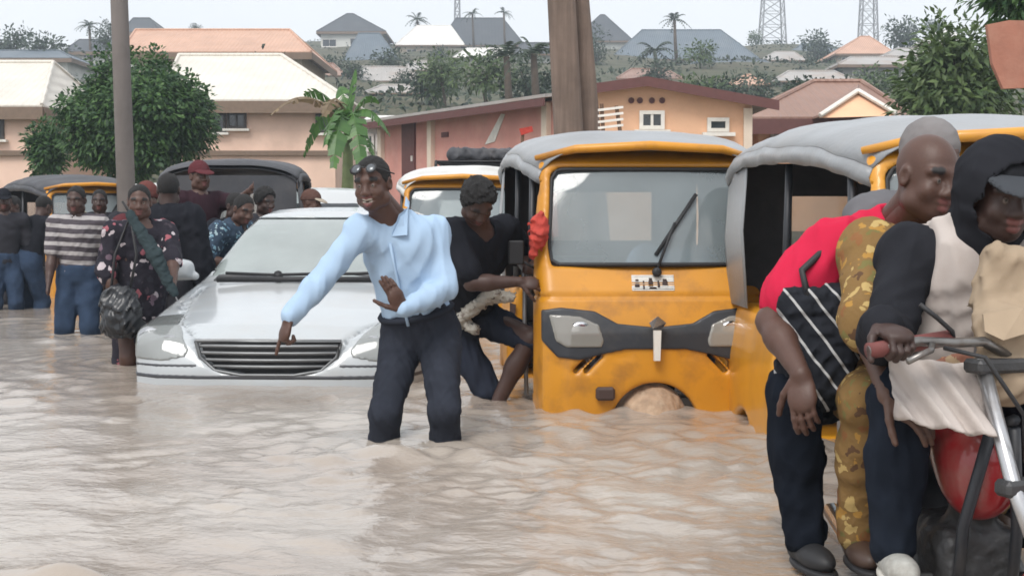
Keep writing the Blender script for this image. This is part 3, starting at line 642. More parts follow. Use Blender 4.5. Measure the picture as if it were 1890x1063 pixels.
# ================================================================== poles, masts, cables
m_conc = mat('weathered_concrete', (.17, .15, .14), .9, .2, 3, .3, 25, dirt=(.09, .08, .07), dirt_amt=.6, dirt_scale=1.5, stretch=(1, 1, .15))
m_post = mat('weathered_pole_wood', (.20, .145, .115), .9, .3, 4, .5, 30, dirt=(.09, .065, .05), dirt_amt=.7, dirt_scale=1.2, stretch=(6, 6, .35))
m_steel = mat('galvanised_steel', (.32, .32, .33), .5, .2, 3, metal=.6); m_black = mat('black_rubber', (.018, .018, .02), .6, .2, 6); m_cable = mat('black_cable', (.03, .03, .03), .7)
def pole(label, x0, y0, x1, y1, Y, w0, w1, m, topz=8.6, cat='utility pole'):
    a, b_ = P(x0, y0, Y), P(x1, y1, Y); d = (b_ - a)/(b_[2] - a[2]); g = float(gz(a[0], Y)) - .5; A = a + d*(g - a[2]); B = a + d*(topz - a[2])
    o = empty('utility_pole', A, label, cat); s = Y/F_PX
    pts = [A + (B - A)*t for t in np.linspace(0, 1, 9)]; rs = [w0*s/2*1.08 + (w1*s/2*.86 - w0*s/2*1.08)*t for t in np.linspace(0, 1, 9)]
    MB().tube(pts, rs, 14).build('pole', m, o, smooth=True)
    MB().box(B - V(0, 0, .5) + V(0, -.14, 0), (1.6, .1, .12)).build('cross_arm', m_wood, o)
    for k in (-.7, 0.25, .7): MB().lathe([(.03, 0), (.06, .03), (.035, .07), (.055, .1), (.02, .15)], B - V(-k, .14, .44), V(0, 0, 1), 10).build('insulator', m_wtrim, o)
    return B
p1_ = pole('weathered concrete utility pole before the round tree', 232, 335, 220, 0, 18, 33, 31, m_conc)
p2_ = pole('thick brown wooden pole, straighter of the pair', 1049, 240, 1036, 0, 14.2, 58, 44, m_post)
p3_ = pole('brown wooden pole leaning against the straighter pole', 1086, 240, 1066, 0, 14.45, 46, 40, m_post)
for i, (a, b_, sag) in enumerate(((p1_ + V(-.7, -.14, -.3), V(-14, 2.4, 8.2), .5), (p1_ + V(.7, -.14, -.3), p2_ + V(-.7, -.14, -.3), .45))):
    pts = [a + (b_ - a)*t - V(0, 0, sag*4*t*(1 - t)) for t in np.linspace(0, 1, 24)]
    tag(MB().tube(pts, .012, 5).build('power_cable', m_cable), ['black power cable leading off from the concrete pole', 'black power cable slung between the concrete and wooden poles'][i], 'cable')
def mast(label, px0, px1, pxt, py, Y, topz):
    a, b_ = P(px0, py, Y), P(px1, py, Y); h = (b_[0] - a[0])/2; c = V((a[0] + b_[0])/2, Y, 0); tp = P(pxt, 0, Y)[0]; g = float(gz(c[0], Y)) - .5
    o = empty('radio_mast', (c[0], Y, g), label, 'radio mast', 'steel masts on the ridge'); n = 14
    xt = c[0]; cs = []
    for (sx, sy) in ((-1, -1), (1, -1), (1, 1), (-1, 1)): cs.append([V(xt + sx*h*(1 - .8*t), Y + sy*h*(1 - .8*t), g + (topz - g)*t) for t in np.linspace(0, 1, n)])
    for q in cs: MB().tube(q, .13, 5).build('leg', m_steel, o)
    mb = MB()
    for i in range(n - 1):
        for k in range(4):
            mb.tube([cs[k][i], cs[(k + 1) % 4][i + 1]], .045, 4, False); mb.tube([cs[(k + 1) % 4][i], cs[k][i + 1]], .045, 4, False); mb.tube([cs[k][i + 1], cs[(k + 1) % 4][i + 1]], .045, 4, False)
    mb.build('lattice_bracing', m_steel, o, fix=False)
mast('pale lattice radio mast on the ridge above the slate roof', 1402, 1448, 1425, 95, 235, 56)
mast('lattice radio mast on the ridge behind the tan pitched roof', 1586, 1618, 1602, 70, 225, 56)
mast('thin lattice radio mast behind the broad dark roof', 838, 850, 844, 40, 240, 52)
# slatted rack by the poles, and a red tipped stick
o = empty('wooden_rack', P(1128, 240, 13.4)*V(1, 1, 0), 'broken slatted wooden rack leaning beside the wooden poles', 'rack')
for (x0, y0, x1, y1) in ((1110, 192, 1118, 330), (1138, 196, 1158, 330)): MB().tube([P(x0, y0, 13.4), P(x1, y1, 13.35)], .02, 5).build('upright', m_wood, o)
for i in range(4): MB().box((P(1108, 204 + 11*i, 13.37) + P(1146, 198 + 11*i, 13.37))/2, (.24, .02, .022), np.array(Matrix.Rotation(-.12, 3, 'Y'))).build('slat', m_wtrim, o)
o = empty('marker_stick', P(962, 300, 12.3), 'thin stick with a red rag tied at its top behind the second rickshaw', 'stick')
MB().tube([P(958, 420, 12.3), P(965, 240, 12.3)], .016, 6).build('shaft', m_wood, o); MB().prism([P(958, 238, 12.28), P(982, 233, 12.2), P(984, 243, 12.2), P(962, 250, 12.28)], V(0, .02, 0)).build('rag', mat('red_cloth', (.45, .05, .035), .85, .2, 20), o)
# reddish brown panel on a post at the frame edge
o = empty('hoarding_panel', P(1880, 300, 10)*V(1, 1, 0), 'reddish brown weathered panel on a post below overhanging leaves', 'panel')
MB().prism([P(x, y, 10) for (x, y) in ((1822, 46), (1862, 38), (1960, 40), (1960, 160), (1852, 164), (1832, 118))], V(0, .05, 0)).build('board', mat('red_brown_board', (.36, .155, .105), .85, .2, 3, .2, dirt=(.5, .28, .2), dirt_amt=.6, dirt_scale=2), o)
MB().tube([P(1935, 150, 10.08)*V(1, 1, 0) + V(0, 0, -.42), P(1935, 60, 10.08)], .05, 8).build('post', m_steel, o)

# ---- haze
m_haze = bpy.data.materials.new('haze_air'); m_haze.use_nodes = True; nt = m_haze.node_tree; nt.nodes.remove(nt.nodes['Principled BSDF'])
pv = nt.nodes.new('ShaderNodeVolumePrincipled'); pv.inputs['Color'].default_value = (.80, .90, 1, 1); pv.inputs['Density'].default_value = .0015; pv.inputs['Anisotropy'].default_value = .2
nt.links.new(pv.outputs[0], nt.nodes['Material Output'].inputs['Volume'])
HZ = MB().box((0, 136, 28), (664, 394, 60)).build('haze', m_haze); HZ.display_type = 'WIRE'
tag(HZ, 'thin bluish humid haze over the street and hillside', 'haze', kind='stuff')

# ================================================================== vehicles
m_orange = mat('orange_paint', (.64, .285, .018), .34, .10, 3, 0, coat=.4, dirt=(.36, .17, .06), dirt_amt=.55, dirt_scale=2.2)
m_orange_mud = mat('mud_splashed_orange_paint', (.60, .255, .014), .40, .12, 3, 0, coat=.1, dirt=(.20, .085, .03), dirt_amt=.75, dirt_scale=3.4)
m_canvas = mat('grey_canvas', (.25, .265, .28), .42, .12, 3, .12, 40, dirt=(.20, .19, .18), dirt_amt=.5, dirt_scale=2.0, sheen=.2)
m_canvas_w = mat('whitish_canvas', (.62, .62, .60), .7, .12, 3, .25, 12, dirt=(.36, .33, .3), dirt_amt=.5, dirt_scale=2.0)
m_canvas_d = mat('black_canvas', (.045, .047, .055), .6, .2, 3, .3, 12, dirt=(.12, .11, .11), dirt_amt=.4, dirt_scale=2)
m_seat = mat('dark_vinyl', (.035, .035, .04), .5, .2, 5); m_mudrubber = mat('muddy_fender', (.40, .28, .19), .8, .3, 14, .5, 30, dirt=(.55, .42, .30), dirt_amt=.8, dirt_scale=9)
m_plastic = mat('black_plastic', (.028, .031, .038), .45, .2, 6, dirt=(.10, .09, .08), dirt_amt=.5, dirt_scale=4); m_chrome = mat('chrome', (.75, .75, .76), .15, .1, 4, metal=1)
m_sticker = mat('white_sticker', (.75, .74, .70), .6, .12, 20, dirt=(.5, .4, .3), dirt_amt=.4, dirt_scale=20); m_ink = mat('dark_ink', (.06, .035, .03), .6); m_redcloth = mat('red_cloth', (.45, .05, .035), .85, .2, 20)
def glass_mat(name, tint, dust_sheen, dust_sheen_col=(.55, .60, .62), refl=.6):  # pale colour mixed into the pane covers dust and painted sky reflection
    m, nt, b = new_mat(name); N, L = nt.nodes, nt.links; out = N['Material Output']
    b.inputs['Base Color'].default_value = (*dust_sheen_col, 1); b.inputs['Roughness'].default_value = .06; b.inputs['Specular IOR Level'].default_value = refl
    tr = N.new('ShaderNodeBsdfTransparent'); tr.inputs[0].default_value = (*tint, 1); mx = N.new('ShaderNodeMixShader')
    t = N.new('ShaderNodeTexCoord'); n = N.new('ShaderNodeTexNoise'); n.inputs['Scale'].default_value = 3; n.inputs['Detail'].default_value = 6; L.new(t.outputs['Object'], n.inputs['Vector'])
    mr = N.new('ShaderNodeMapRange'); mr.inputs['To Min'].default_value = dust_sheen*.75; mr.inputs['To Max'].default_value = dust_sheen*1.25; L.new(n.outputs['Fac'], mr.inputs[0])
    L.new(mr.outputs[0], mx.inputs[0]); L.new(tr.outputs[0], mx.inputs[1]); L.new(b.outputs[0], mx.inputs[2])
    gl = N.new('ShaderNodeBsdfGlossy'); gl.inputs['Roughness'].default_value = .04; fr = N.new('ShaderNodeFresnel'); fr.inputs['IOR'].default_value = 1.55
    m2 = N.new('ShaderNodeMixShader'); L.new(fr.outputs[0], m2.inputs[0]); L.new(mx.outputs[0], m2.inputs[1]); L.new(gl.outputs[0], m2.inputs[2])
    L.new(m2.outputs[0], out.inputs['Surface']); return m
m_screen = glass_mat('dusty_sky_sheen_windscreen', (.80, .86, .86), .48, (.34, .40, .42)); m_carglass = glass_mat('car_windscreen', (.60, .68, .66), .55, (.52, .58, .57)); m_lens = glass_mat('lamp_lens', (.9, .9, .88), .45, (.55, .53, .48)); m_clear = glass_mat('clear_vinyl', (.9, .92, .92), .25, (.7, .72, .72))  # both windscreens carry the sky's pale reflection in their colour, besides dust

def at_mesh(name, prims, lo, hi, h, m, parent, smooth=2, cols=None):
    g = Grid(lo, hi, h)
    for q in prims: g.op(*q)
    v, f = g.mesh(smooth)
    return mesh_obj(name, v, f, m, parent, True, False)

# ---- auto rickshaw. own space: x to its left as seen from the front camera = viewer's x; y = 0 at the nose, growing to the rear; z = 0 on the road
def make_rickshaw(label, group=None, canvas=m_canvas, paint=m_orange, detail=True, h=.014, flag=False):
    o = empty('auto_rickshaw', (0, 0, 0), label, 'rickshaw', group)
    W = .65                                                                # half width of the cab at the windscreen
    # painted cab shell: side profile x plan x section
    side = poly2([(.10, .14), (.06, .34), (.05, .60), (.07, .84), (.13, 1.02), (.20, 1.17), (.40, 1.75), (.52, 1.82), (.58, 1.82), (.58, .16)])
    plan = poly2([(-.47, .02), (.47, .02), (.60, .12), (.655, .30), (.66, .60), (-.66, .60), (-.655, .30), (-.60, .12)])
    def shell(X, Y, Z):
        a = side(Y + 0*Z, Z + 0*Y); b_ = plan(X, Y)
        tap = np.abs(X) - (W - .035*np.clip((Z - 1.1)/.7, 0, 1) - .08*np.clip((.5 - Z)/.5, 0, 1))
        d = -smin(-(a[...] if a.ndim == 3 else a), -b_, .08); return -smin(-d, -tap, .10)
    screen = poly2([(-.53, 1.20), (.53, 1.20), (.545, 1.30), (.52, 1.68), (.48, 1.71), (-.48, 1.71), (-.52, 1.68), (-.545, 1.30)])
    big = (shell, V(-.7, 0, .1), V(.7, .6, 1.85))
    lo, hi = (-.72, -.02, .10), (.72, .64, 1.88)
    g = Grid(lo, hi, h); g.op(big, 0)
    g.op((lambda X, Y, Z: np.maximum(screen(X, Z + 0*X) - .012, np.abs(Y - .3) - .6) , V(-.7, -.1, 1.1), V(.7, .7, 1.8)), .015, 's')     # the windscreen opening
    inner = (lambda X, Y, Z: shell(X*1.0, Y - .045, Z) + .035)
    g.op((inner, V(-.7, 0, .1), V(.7, .7, 1.88)), 0, 's')
    g.op((lambda X, Y, Z: np.maximum(np.maximum(.40 - Y, .48 - Z), np.abs(Z - 1.02) - .62), V(-.7, .3, .3), V(.7, .7, 1.8)), .02, 's')    # open sides behind the front pillars
    seam = (lambda X, Y, Z: np.maximum(np.abs(Z - 1.03 - 0*X) - .008, -(shell(X, Y, Z) + .012)))
    g.op((seam, V(-.7, -.05, .9), V(.7, .6, 1.2)), 0, 's')
    arch = cone(V(0, -.3, .34), V(0, .30, .34), .235, .235)
    g.op(arch, .02, 's')
    for sx in (-1, 1):                                                    # triangular dents and slanted air slots
        g.op(rbox(V(sx*.17, .03, .72), I3, V(.045, .03, .02), .01), .02, 's')
        for k in range(2): g.op((lambda X, Y, Z, k=k, sx=sx: np.maximum(np.maximum(np.abs((X*sx - .33 - .055*k)*.72 + (Z - .68)*.7) - .013, np.abs((X*sx - .33 - .055*k)*.7 - (Z - .68)*.72) - .07), np.abs(Y - .05) - .09), V(-.5, -.05, .5), V(.5, .15, .8)), .004, 's')
    v, f = g.mesh(2); body = mesh_obj('cab', v, f, paint, o, True, False)
    def skin(name, poly, off, th, m, parent, hh=h*.62, ybox=(-.03, .45)):
        """a panel that follows the cab's skin inside a front-view polygon"""
        pts = np.array(poly); pf = poly2(pts); (x0, z0), (x1, z1) = pts.min(0) - .03, pts.max(0) + .03
        g = Grid((x0, ybox[0] - .03, z0), (x1, ybox[1], z1), hh)
        g.op((lambda X, Y, Z: np.maximum(np.maximum(shell(X, Y, Z) - off, -(shell(X, Y, Z) - off + th)), pf(X, Z + 0*X)), V(x0, -.1, z0), V(x1, .6, z1)), 0)
        g.op(half((0, ybox[1] - .05, 0), (0, 1, 0)), 0, 'i')
        v, f = g.mesh(2); return mesh_obj(name, v, f, m, parent, True, False)
    band = [(-.60, .96), (-.50, .975), (-.32, .955), (-.20, .89), (0, .87), (.20, .89), (.32, .955), (.50, .975), (.60, .96), (.60, .80), (.52, .715), (.40, .70), (.26, .735), (.16, .755), (0, .755), (-.16, .755), (-.26, .735), (-.40, .70), (-.52, .715), (-.60, .80)]
    mask = skin('headlamp_mask', band, .012, .04, m_plastic, o)
    for sx in (-1, 1):
        lp = [(sx*x, z) for (x, z) in ((.565, .94), (.40, .93), (.30, .885), (.275, .80), (.285, .765), (.47, .765), (.53, .80))]
        lamp = skin('headlight', lp, .020, .02, m_lens, mask)
        MB().lathe([(.03, 0), (.055, .012), (.06, .02), (.045, .022)], V(sx*.40, .085, .845), V(0, -1, 0), 14).build('reflector', m_chrome, lamp, True, False)
    gy = lambda z: .195 + (z - 1.17)*(.20/.58) + .006
    gb = lambda x, z: V(x, gy(z) - .022 + .055*(abs(x)/.545)**2.4, z); rub = [gb(x, z) for (x, z) in [(q, 1.198) for q in np.linspace(-.50, .50, 12)] + [(.54, 1.22), (.55, 1.30), (.54, 1.45), (.527, 1.66), (.50, 1.705)] + [(q, 1.712) for q in np.linspace(.46, -.46, 12)] + [(-.50, 1.705), (-.527, 1.66), (-.54, 1.45), (-.55, 1.30), (-.54, 1.22)]]
    MB().tube(rub + [rub[0]], .013, 6, False).build('windscreen_rubber', m_black, o, True, False)
    MB().bbox((-.27, .035, .525), (.10, .05, .07), .02).build('dark_block', m_ink, o, False, False)  # small dark box for a dark patch low on the nose
    gl = MB(); pts = [(-.53, 1.20), (.53, 1.20), (.545, 1.30), (.52, 1.68), (.48, 1.71), (-.48, 1.71), (-.52, 1.68), (-.545, 1.30)]
    # slightly bowed pane
    rows = []
    for z in np.linspace(1.205, 1.705, 10):
        hw = float(np.interp(z, [1.20, 1.30, 1.68, 1.71], [.53, .545, .52, .48])); rows.append([(x*hw, gy(z) - .018 + .055*abs(x)**2.4, z) for x in np.linspace(-1, 1, 17)])
    gl.sheet(rows); gl.build('windscreen', m_screen, o, True, False)
    # visor above the glass, emblem, sticker, wiper
    MB().tube([V(-.61, .45, 1.775), V(-.40, .33, 1.82), V(0, .285, 1.838), V(.40, .33, 1.82), V(.61, .45, 1.775)], [.016, .024, .026, .024, .016], 10).build('visor', paint, o, True, False)
    if detail:
        MB().prism([(-.025, -.002, .87), (.025, -.002, .87), (.045, -.002, .90), (0, -.006, .935), (-.045, -.002, .90)], V(0, .03, 0)).build('emblem', m_chrome, o, False, False)
        MB().prism([(-.016, .002, .70), (.016, .002, .70), (.02, -.002, .86), (-.02, -.002, .86)], V(0, .03, 0)).build('emblem_strip', m_sticker, o, False, False)
        st = skin('number_sticker', [(-.115, 1.06), (.115, 1.06), (.115, 1.145), (-.115, 1.145)], .004, .004, m_sticker, o, h*.35)
        for (x0, z0, w, hh) in ((-.085, 1.10, .03, .045), (-.05, 1.09, .014, .05), (-.012, 1.105, .03, .05), (.03, 1.095, .016, .04), (.065, 1.105, .035, .035), (.0, 1.075, .05, .012)):
            skin('printed_mark', [(x0 - w/2, z0 - hh/2), (x0 + w/2, z0 - hh/2), (x0 + w/2*.6, z0 + hh/2), (x0 - w/2*.8, z0 + hh/2)], .006, .003, m_ink, st, .004)
        mb = MB(); a = V(.02, gy(1.19) - .05, 1.17); mb.tube([a, V(.10, gy(1.36) - .045, 1.36), V(.13, gy(1.43) - .04, 1.42)], .008, 6); mb.tube([V(.02, gy(1.27) - .035, 1.25), V(.255, gy(1.57) - .03, 1.575)], .011, 6); mb.lathe([(.025, 0), (.025, .03), (.01, .035)], a + V(0, .02, -.01), V(0, -1, 0), 10)
        mb.build('wiper', m_black, o, True, False)
    # front wheel and mudguard
    wh = MB().lathe([(.10, -.05), (.17, -.055), (.20, -.03), (.205, 0), (.20, .03), (.17, .055), (.10, .05)], V(0, .28, .205), V(1, 0, 0), 22).build('front_wheel', m_black, o, True, False)
    MB().lathe([(.03, -.06), (.09, -.045), (.1, 0), (.09, .045), (.03, .06)], V(0, .28, .205), V(1, 0, 0), 14).build('hub', m_steel, wh, True, False)
    fe = Grid((-.24, -.12, .20), (.24, .62, .62), .012)
    fe.op(ell(V(0, .19, .335), I3, V(.20, .26, .232)), 0); fe.op(ell(V(0, .24, .28), I3, V(.17, .28, .23)), .01, 's'); fe.op(half((0, 0, .24), (0, 0, -1)), .0, 'i'); fe.noise(.006, .05, 3)
    v, f = fe.mesh(1); mesh_obj('mudguard', v, f, m_mudrubber, o, True, False)
    # floor, rear body, seats
    MB().bbox((0, 1.25, .36), (1.18, 1.5, .06), .02).build('floor', m_plastic, o, False, False)
    side2 = poly2([(1.62, .30), (1.55, .36), (1.50, 1.00), (1.54, 1.04), (2.55, 1.04), (2.60, .98), (2.62, .36), (2.5, .28)])
    gr = Grid((-.76, 1.42, .22), (.76, 2.70, 1.10), .02)
    gr.op((lambda X, Y, Z: -smin(-(side2(Y + 0*Z, Z + 0*Y) + 0*X), -(np.abs(X) - .715 + 0*Y + .05*np.clip((Z - .75)/.3, 0, 1)), .06), V(-.8, 1.4, .2), V(.8, 2.7, 1.1)), 0)
    gr.op(rbox(V(0, 1.85, .85), I3, V(.60, .55, .40), .04), .02, 's')
    for sx in (-1, 1): gr.op(cone(V(sx*.74, 2.18, .22), V(sx*.5, 2.18, .22), .27, .27), .02, 's')
    v, f = gr.mesh(2); rear = mesh_obj('rear_body', v, f, paint, o, True, False)
    for sx in (-1, 1):
        MB().prism([(sx*.66, 1.495, .90), (sx*.70, 1.495, .915), (sx*.70, 1.495, .85), (sx*.665, 1.495, .84)], V(0, -.006, 0)).build('panel_mark', m_ink, rear, False, False)
        MB().bbox((sx*.685, 1.48, .74), (.10, .05, .045), .012, np.array(Matrix.Rotation(sx*.35, 3, 'Y'))).build('side_lamp', m_ink, rear, False, False)
        w2 = MB().lathe([(.10, -.05), (.17, -.055), (.20, -.03), (.205, 0), (.20, .03), (.17, .055), (.10, .05)], V(sx*.60, 2.18, .205), V(1, 0, 0), 20).build('rear_wheel', m_black, o, True, False)
        MB().lathe([(.03, -.06), (.09, -.045), (.1, 0), (.09, .045), (.03, .06)], V(sx*.60, 2.18, .205), V(1, 0, 0), 12).build('hub', m_steel, w2, True, False)
    MB().bbox((0, 1.98, .66), (1.16, .48, .16), .05).build('passenger_seat', m_seat, o, False, False); MB().bbox((0, 2.28, .95), (1.16, .12, .46), .05).build('seat_back', m_seat, o, False, False)
    MB().bbox((0, 1.08, .62), (.52, .36, .14), .05).build('driver_seat', m_seat, o, False, False); MB().bbox((0, 1.28, .86), (.50, .08, .30), .03).build('driver_backrest', m_seat, o, False, False)
    MB().bbox((0, .50, 1.02), (1.02, .16, .16), .04).build('dashboard', m_plastic, o, False, False)
    hb = MB(); hb.tube([V(-.33, .80, 1.10), V(-.18, .70, 1.12), V(0, .66, 1.08), V(.18, .70, 1.12), V(.33, .80, 1.10)], .016, 8); hb.tube([V(0, .66, 1.08), V(0, .44, .42)], .03, 8); hb.build('handlebar', m_plastic, o, True, False)
    # roof frame and canvas
    for sx in (-1, 1):
        MB().tube([V(sx*.635, .46, 1.02), V(sx*.62, .55, 1.74)], .018, 8).build('side_post', m_plastic, o, True, False)
        MB().tube([V(sx*.66, 1.50, 1.02), V(sx*.645, 1.48, 1.76)], .018, 8).build('side_post', m_plastic, o, True, False)
        MB().tube([V(sx*.655, .52, .46), V(sx*.665, .55, .90), V(sx*.66, .58, 1.32)], .013, 6).build('guard_rail', m_steel, o, True, False)
    nx, ny = 25, 40; top = []
    xs = np.linspace(-1, 1, nx); ys = np.linspace(0, 1, ny)
    def can(xn, t):
        y = .30 + t*2.33; hw = np.interp(t, [0, .1, .5, 1], [.58, .665, .71, .70]); ax = abs(xn); ridge = np.interp(t, [0, .06, .25, .6, .93, 1], [1.845, 1.89, 1.955, 1.99, 1.965, 1.90])
        sag = -.016*abs(sin(t*2.33*pi/.47))**.8*(1 - .6*ax**3) + .003*sin(7*xn + 11*t); y0 = y + (.10*ax**3*(1 - t)**4 if t < .3 else 0)
        z = ridge + sag - .09*ax**2.6 - (.05*ax**12)
        return (xn*hw, y0, z)
    for t in ys: top.append([can(x, t) for x in xs])
    g_ = np.array(top); mb = MB(); mb.sheet(g_)
    def skirt(line, dz, out, seed):
        r = np.random.default_rng(seed); a = np.array(line); n = len(a); w = .006*np.sin(np.arange(n)*.8 + r.uniform(0, 6)) + .004*np.sin(np.arange(n)*1.9); b1 = a + np.array(out)*(.015 + w[:, None]) + V(0, 0, -dz*.5); b2 = a + np.array(out)*(.0 + 1.4*w[::-1][:, None]) + V(0, 0, -dz) + V(0, 0, 1)*(.006*np.sin(np.arange(n)*.45))[:, None]
        mb.sheet([a, b1, b2])
    skirt(g_[:, 0], .075, (-1, 0, 0), 1); skirt(g_[:, -1], .075, (1, 0, 0), 2)
    for sx, col in ((-1, 0), (1, -1)):                                     # side curtains beside the passenger bench
        a = g_[31:, col]; b1 = a.copy(); b1[:, 2] = 1.03; b1[:, 0] = sx*.69; m_ = (a + b1)/2 + V(sx*.02, 0, 0); mb.sheet([a + V(-sx*.012, 0, 0), m_, b1])
    v, f = np.array(mb.v), mb.f; cn = mesh_obj('canopy', v, f, canvas, o, True, False)
    md = cn.modifiers.new('thick', 'SOLIDIFY'); md.thickness = .006; md.offset = -1
    MB().sheet([[(x_, y_, z_) for y_ in np.linspace(.66, 2.58, 14)] for (x_, z_) in ((.672 , 1.80), (.692, 1.45), (.682, 1.04))]).build('side_curtain', m_canvas_d, o, True, False, False)
    # inside of the canopy: black lining, and the rear curtain with its clear window
    lin = MB(); q = g_*V(.985, 1, 1) + V(0, 0, -.03); lin.sheet(q[2:]); lin.build('lining', m_canvas_d, o, True, False, False)
    rc = MB(); y = 2.60; z1 = 1.80
    for (x0, x1, za, zb_) in ((-.68, -.36, 1.02, z1), (.36, .68, 1.02, z1), (-.36, .36, 1.02, 1.28), (-.36, .36, 1.62, z1)): rc.box(((x0 + x1)/2, y, (za + zb_)/2), (x1 - x0, .012, zb_ - za))
    rw = rc.build('rear_curtain', m_canvas_d, o, False, False); MB().box((0, y + .004, 1.45), (.72, .004, .34)).build('clear_window', m_clear, rw, False, False)
    for sx in (-1, 1):
        mr = MB().tube([V(sx*.60, .36, 1.16), V(sx*.70, .33, 1.22)], .008, 6).build('mirror_arm', m_black, o, True, False)
        MB().bbox((sx*.725, .33, 1.26), (.085, .03, .13), .015).build('mirror', m_black, mr, False, False)
    return o
def place(o, X, Y, yaw=0., z=None):
    o.location = (X, Y, -.425 if z is None else z); o.rotation_euler = (0, 0, yaw); return o

RG = 'auto rickshaws stuck in the flood'
rick = make_rickshaw('orange auto rickshaw facing out with grey canopy and red cloth on its mirror', RG, h=.0145, paint=m_orange_mud)
place(rick, .763, 7.36, radians(3))
def copy_rick(label, X, Y, yaw, canvas=None, z=None):
    c = copy_tree(rick); c['label'] = label; place(c, X, Y, yaw, z)
    if canvas is not None:
        for ch in c.children:
            if ch.name.startswith('canopy'): ch.data = ch.data.copy(); ch.data.materials[0] = canvas
    return c
r2 = copy_rick('yellow orange rickshaw with baggy grey canopy and open dark side behind the motorcycle', 1.965, 5.02, radians(2.5)); r2.scale = (.985, .985, .965)
for ch in r2.children:
    if ch.name.split('.')[0] in ('cab', 'rear_body', 'visor'): ch.data = ch.data.copy(); ch.data.materials[0] = m_orange
copy_rick('orange rickshaw with whitish canopy behind the man in black', -.49, 13.75, 0, m_canvas_w)
copy_rick('small distant orange rickshaw beside the striped shirt man', -5.1, 17.6, radians(31), m_canvas_d)
copy_rick('distant rickshaw with whitish canopy beyond the striped shirt man', -6.6, 22.5, radians(-30), m_canvas_w)
# red rag tied on the mirror of the first rickshaw
rg = Grid((-.2, -.12, -.2), (.2, .12, .2), .008); c0 = V(0, 0, 0)
rg.op(ell(V(0, 0, .03), I3, V(.048, .045, .085)), 0); rg.op(cone(V(0, 0, -.02), V(-.02, 0, -.10), .04, .022), .03); rg.op(cone(V(.01, 0, .05), V(.03, 0, .12), .03, .014), .03); rg.noise(.012, .07, 5)
v, f = rg.mesh(1); ro = mesh_obj('red_rag', v + P(993, 436, 7.55), f, m_redcloth); tag(ro, 'crumpled red rag tied over the orange rickshaw mirror', 'rag')

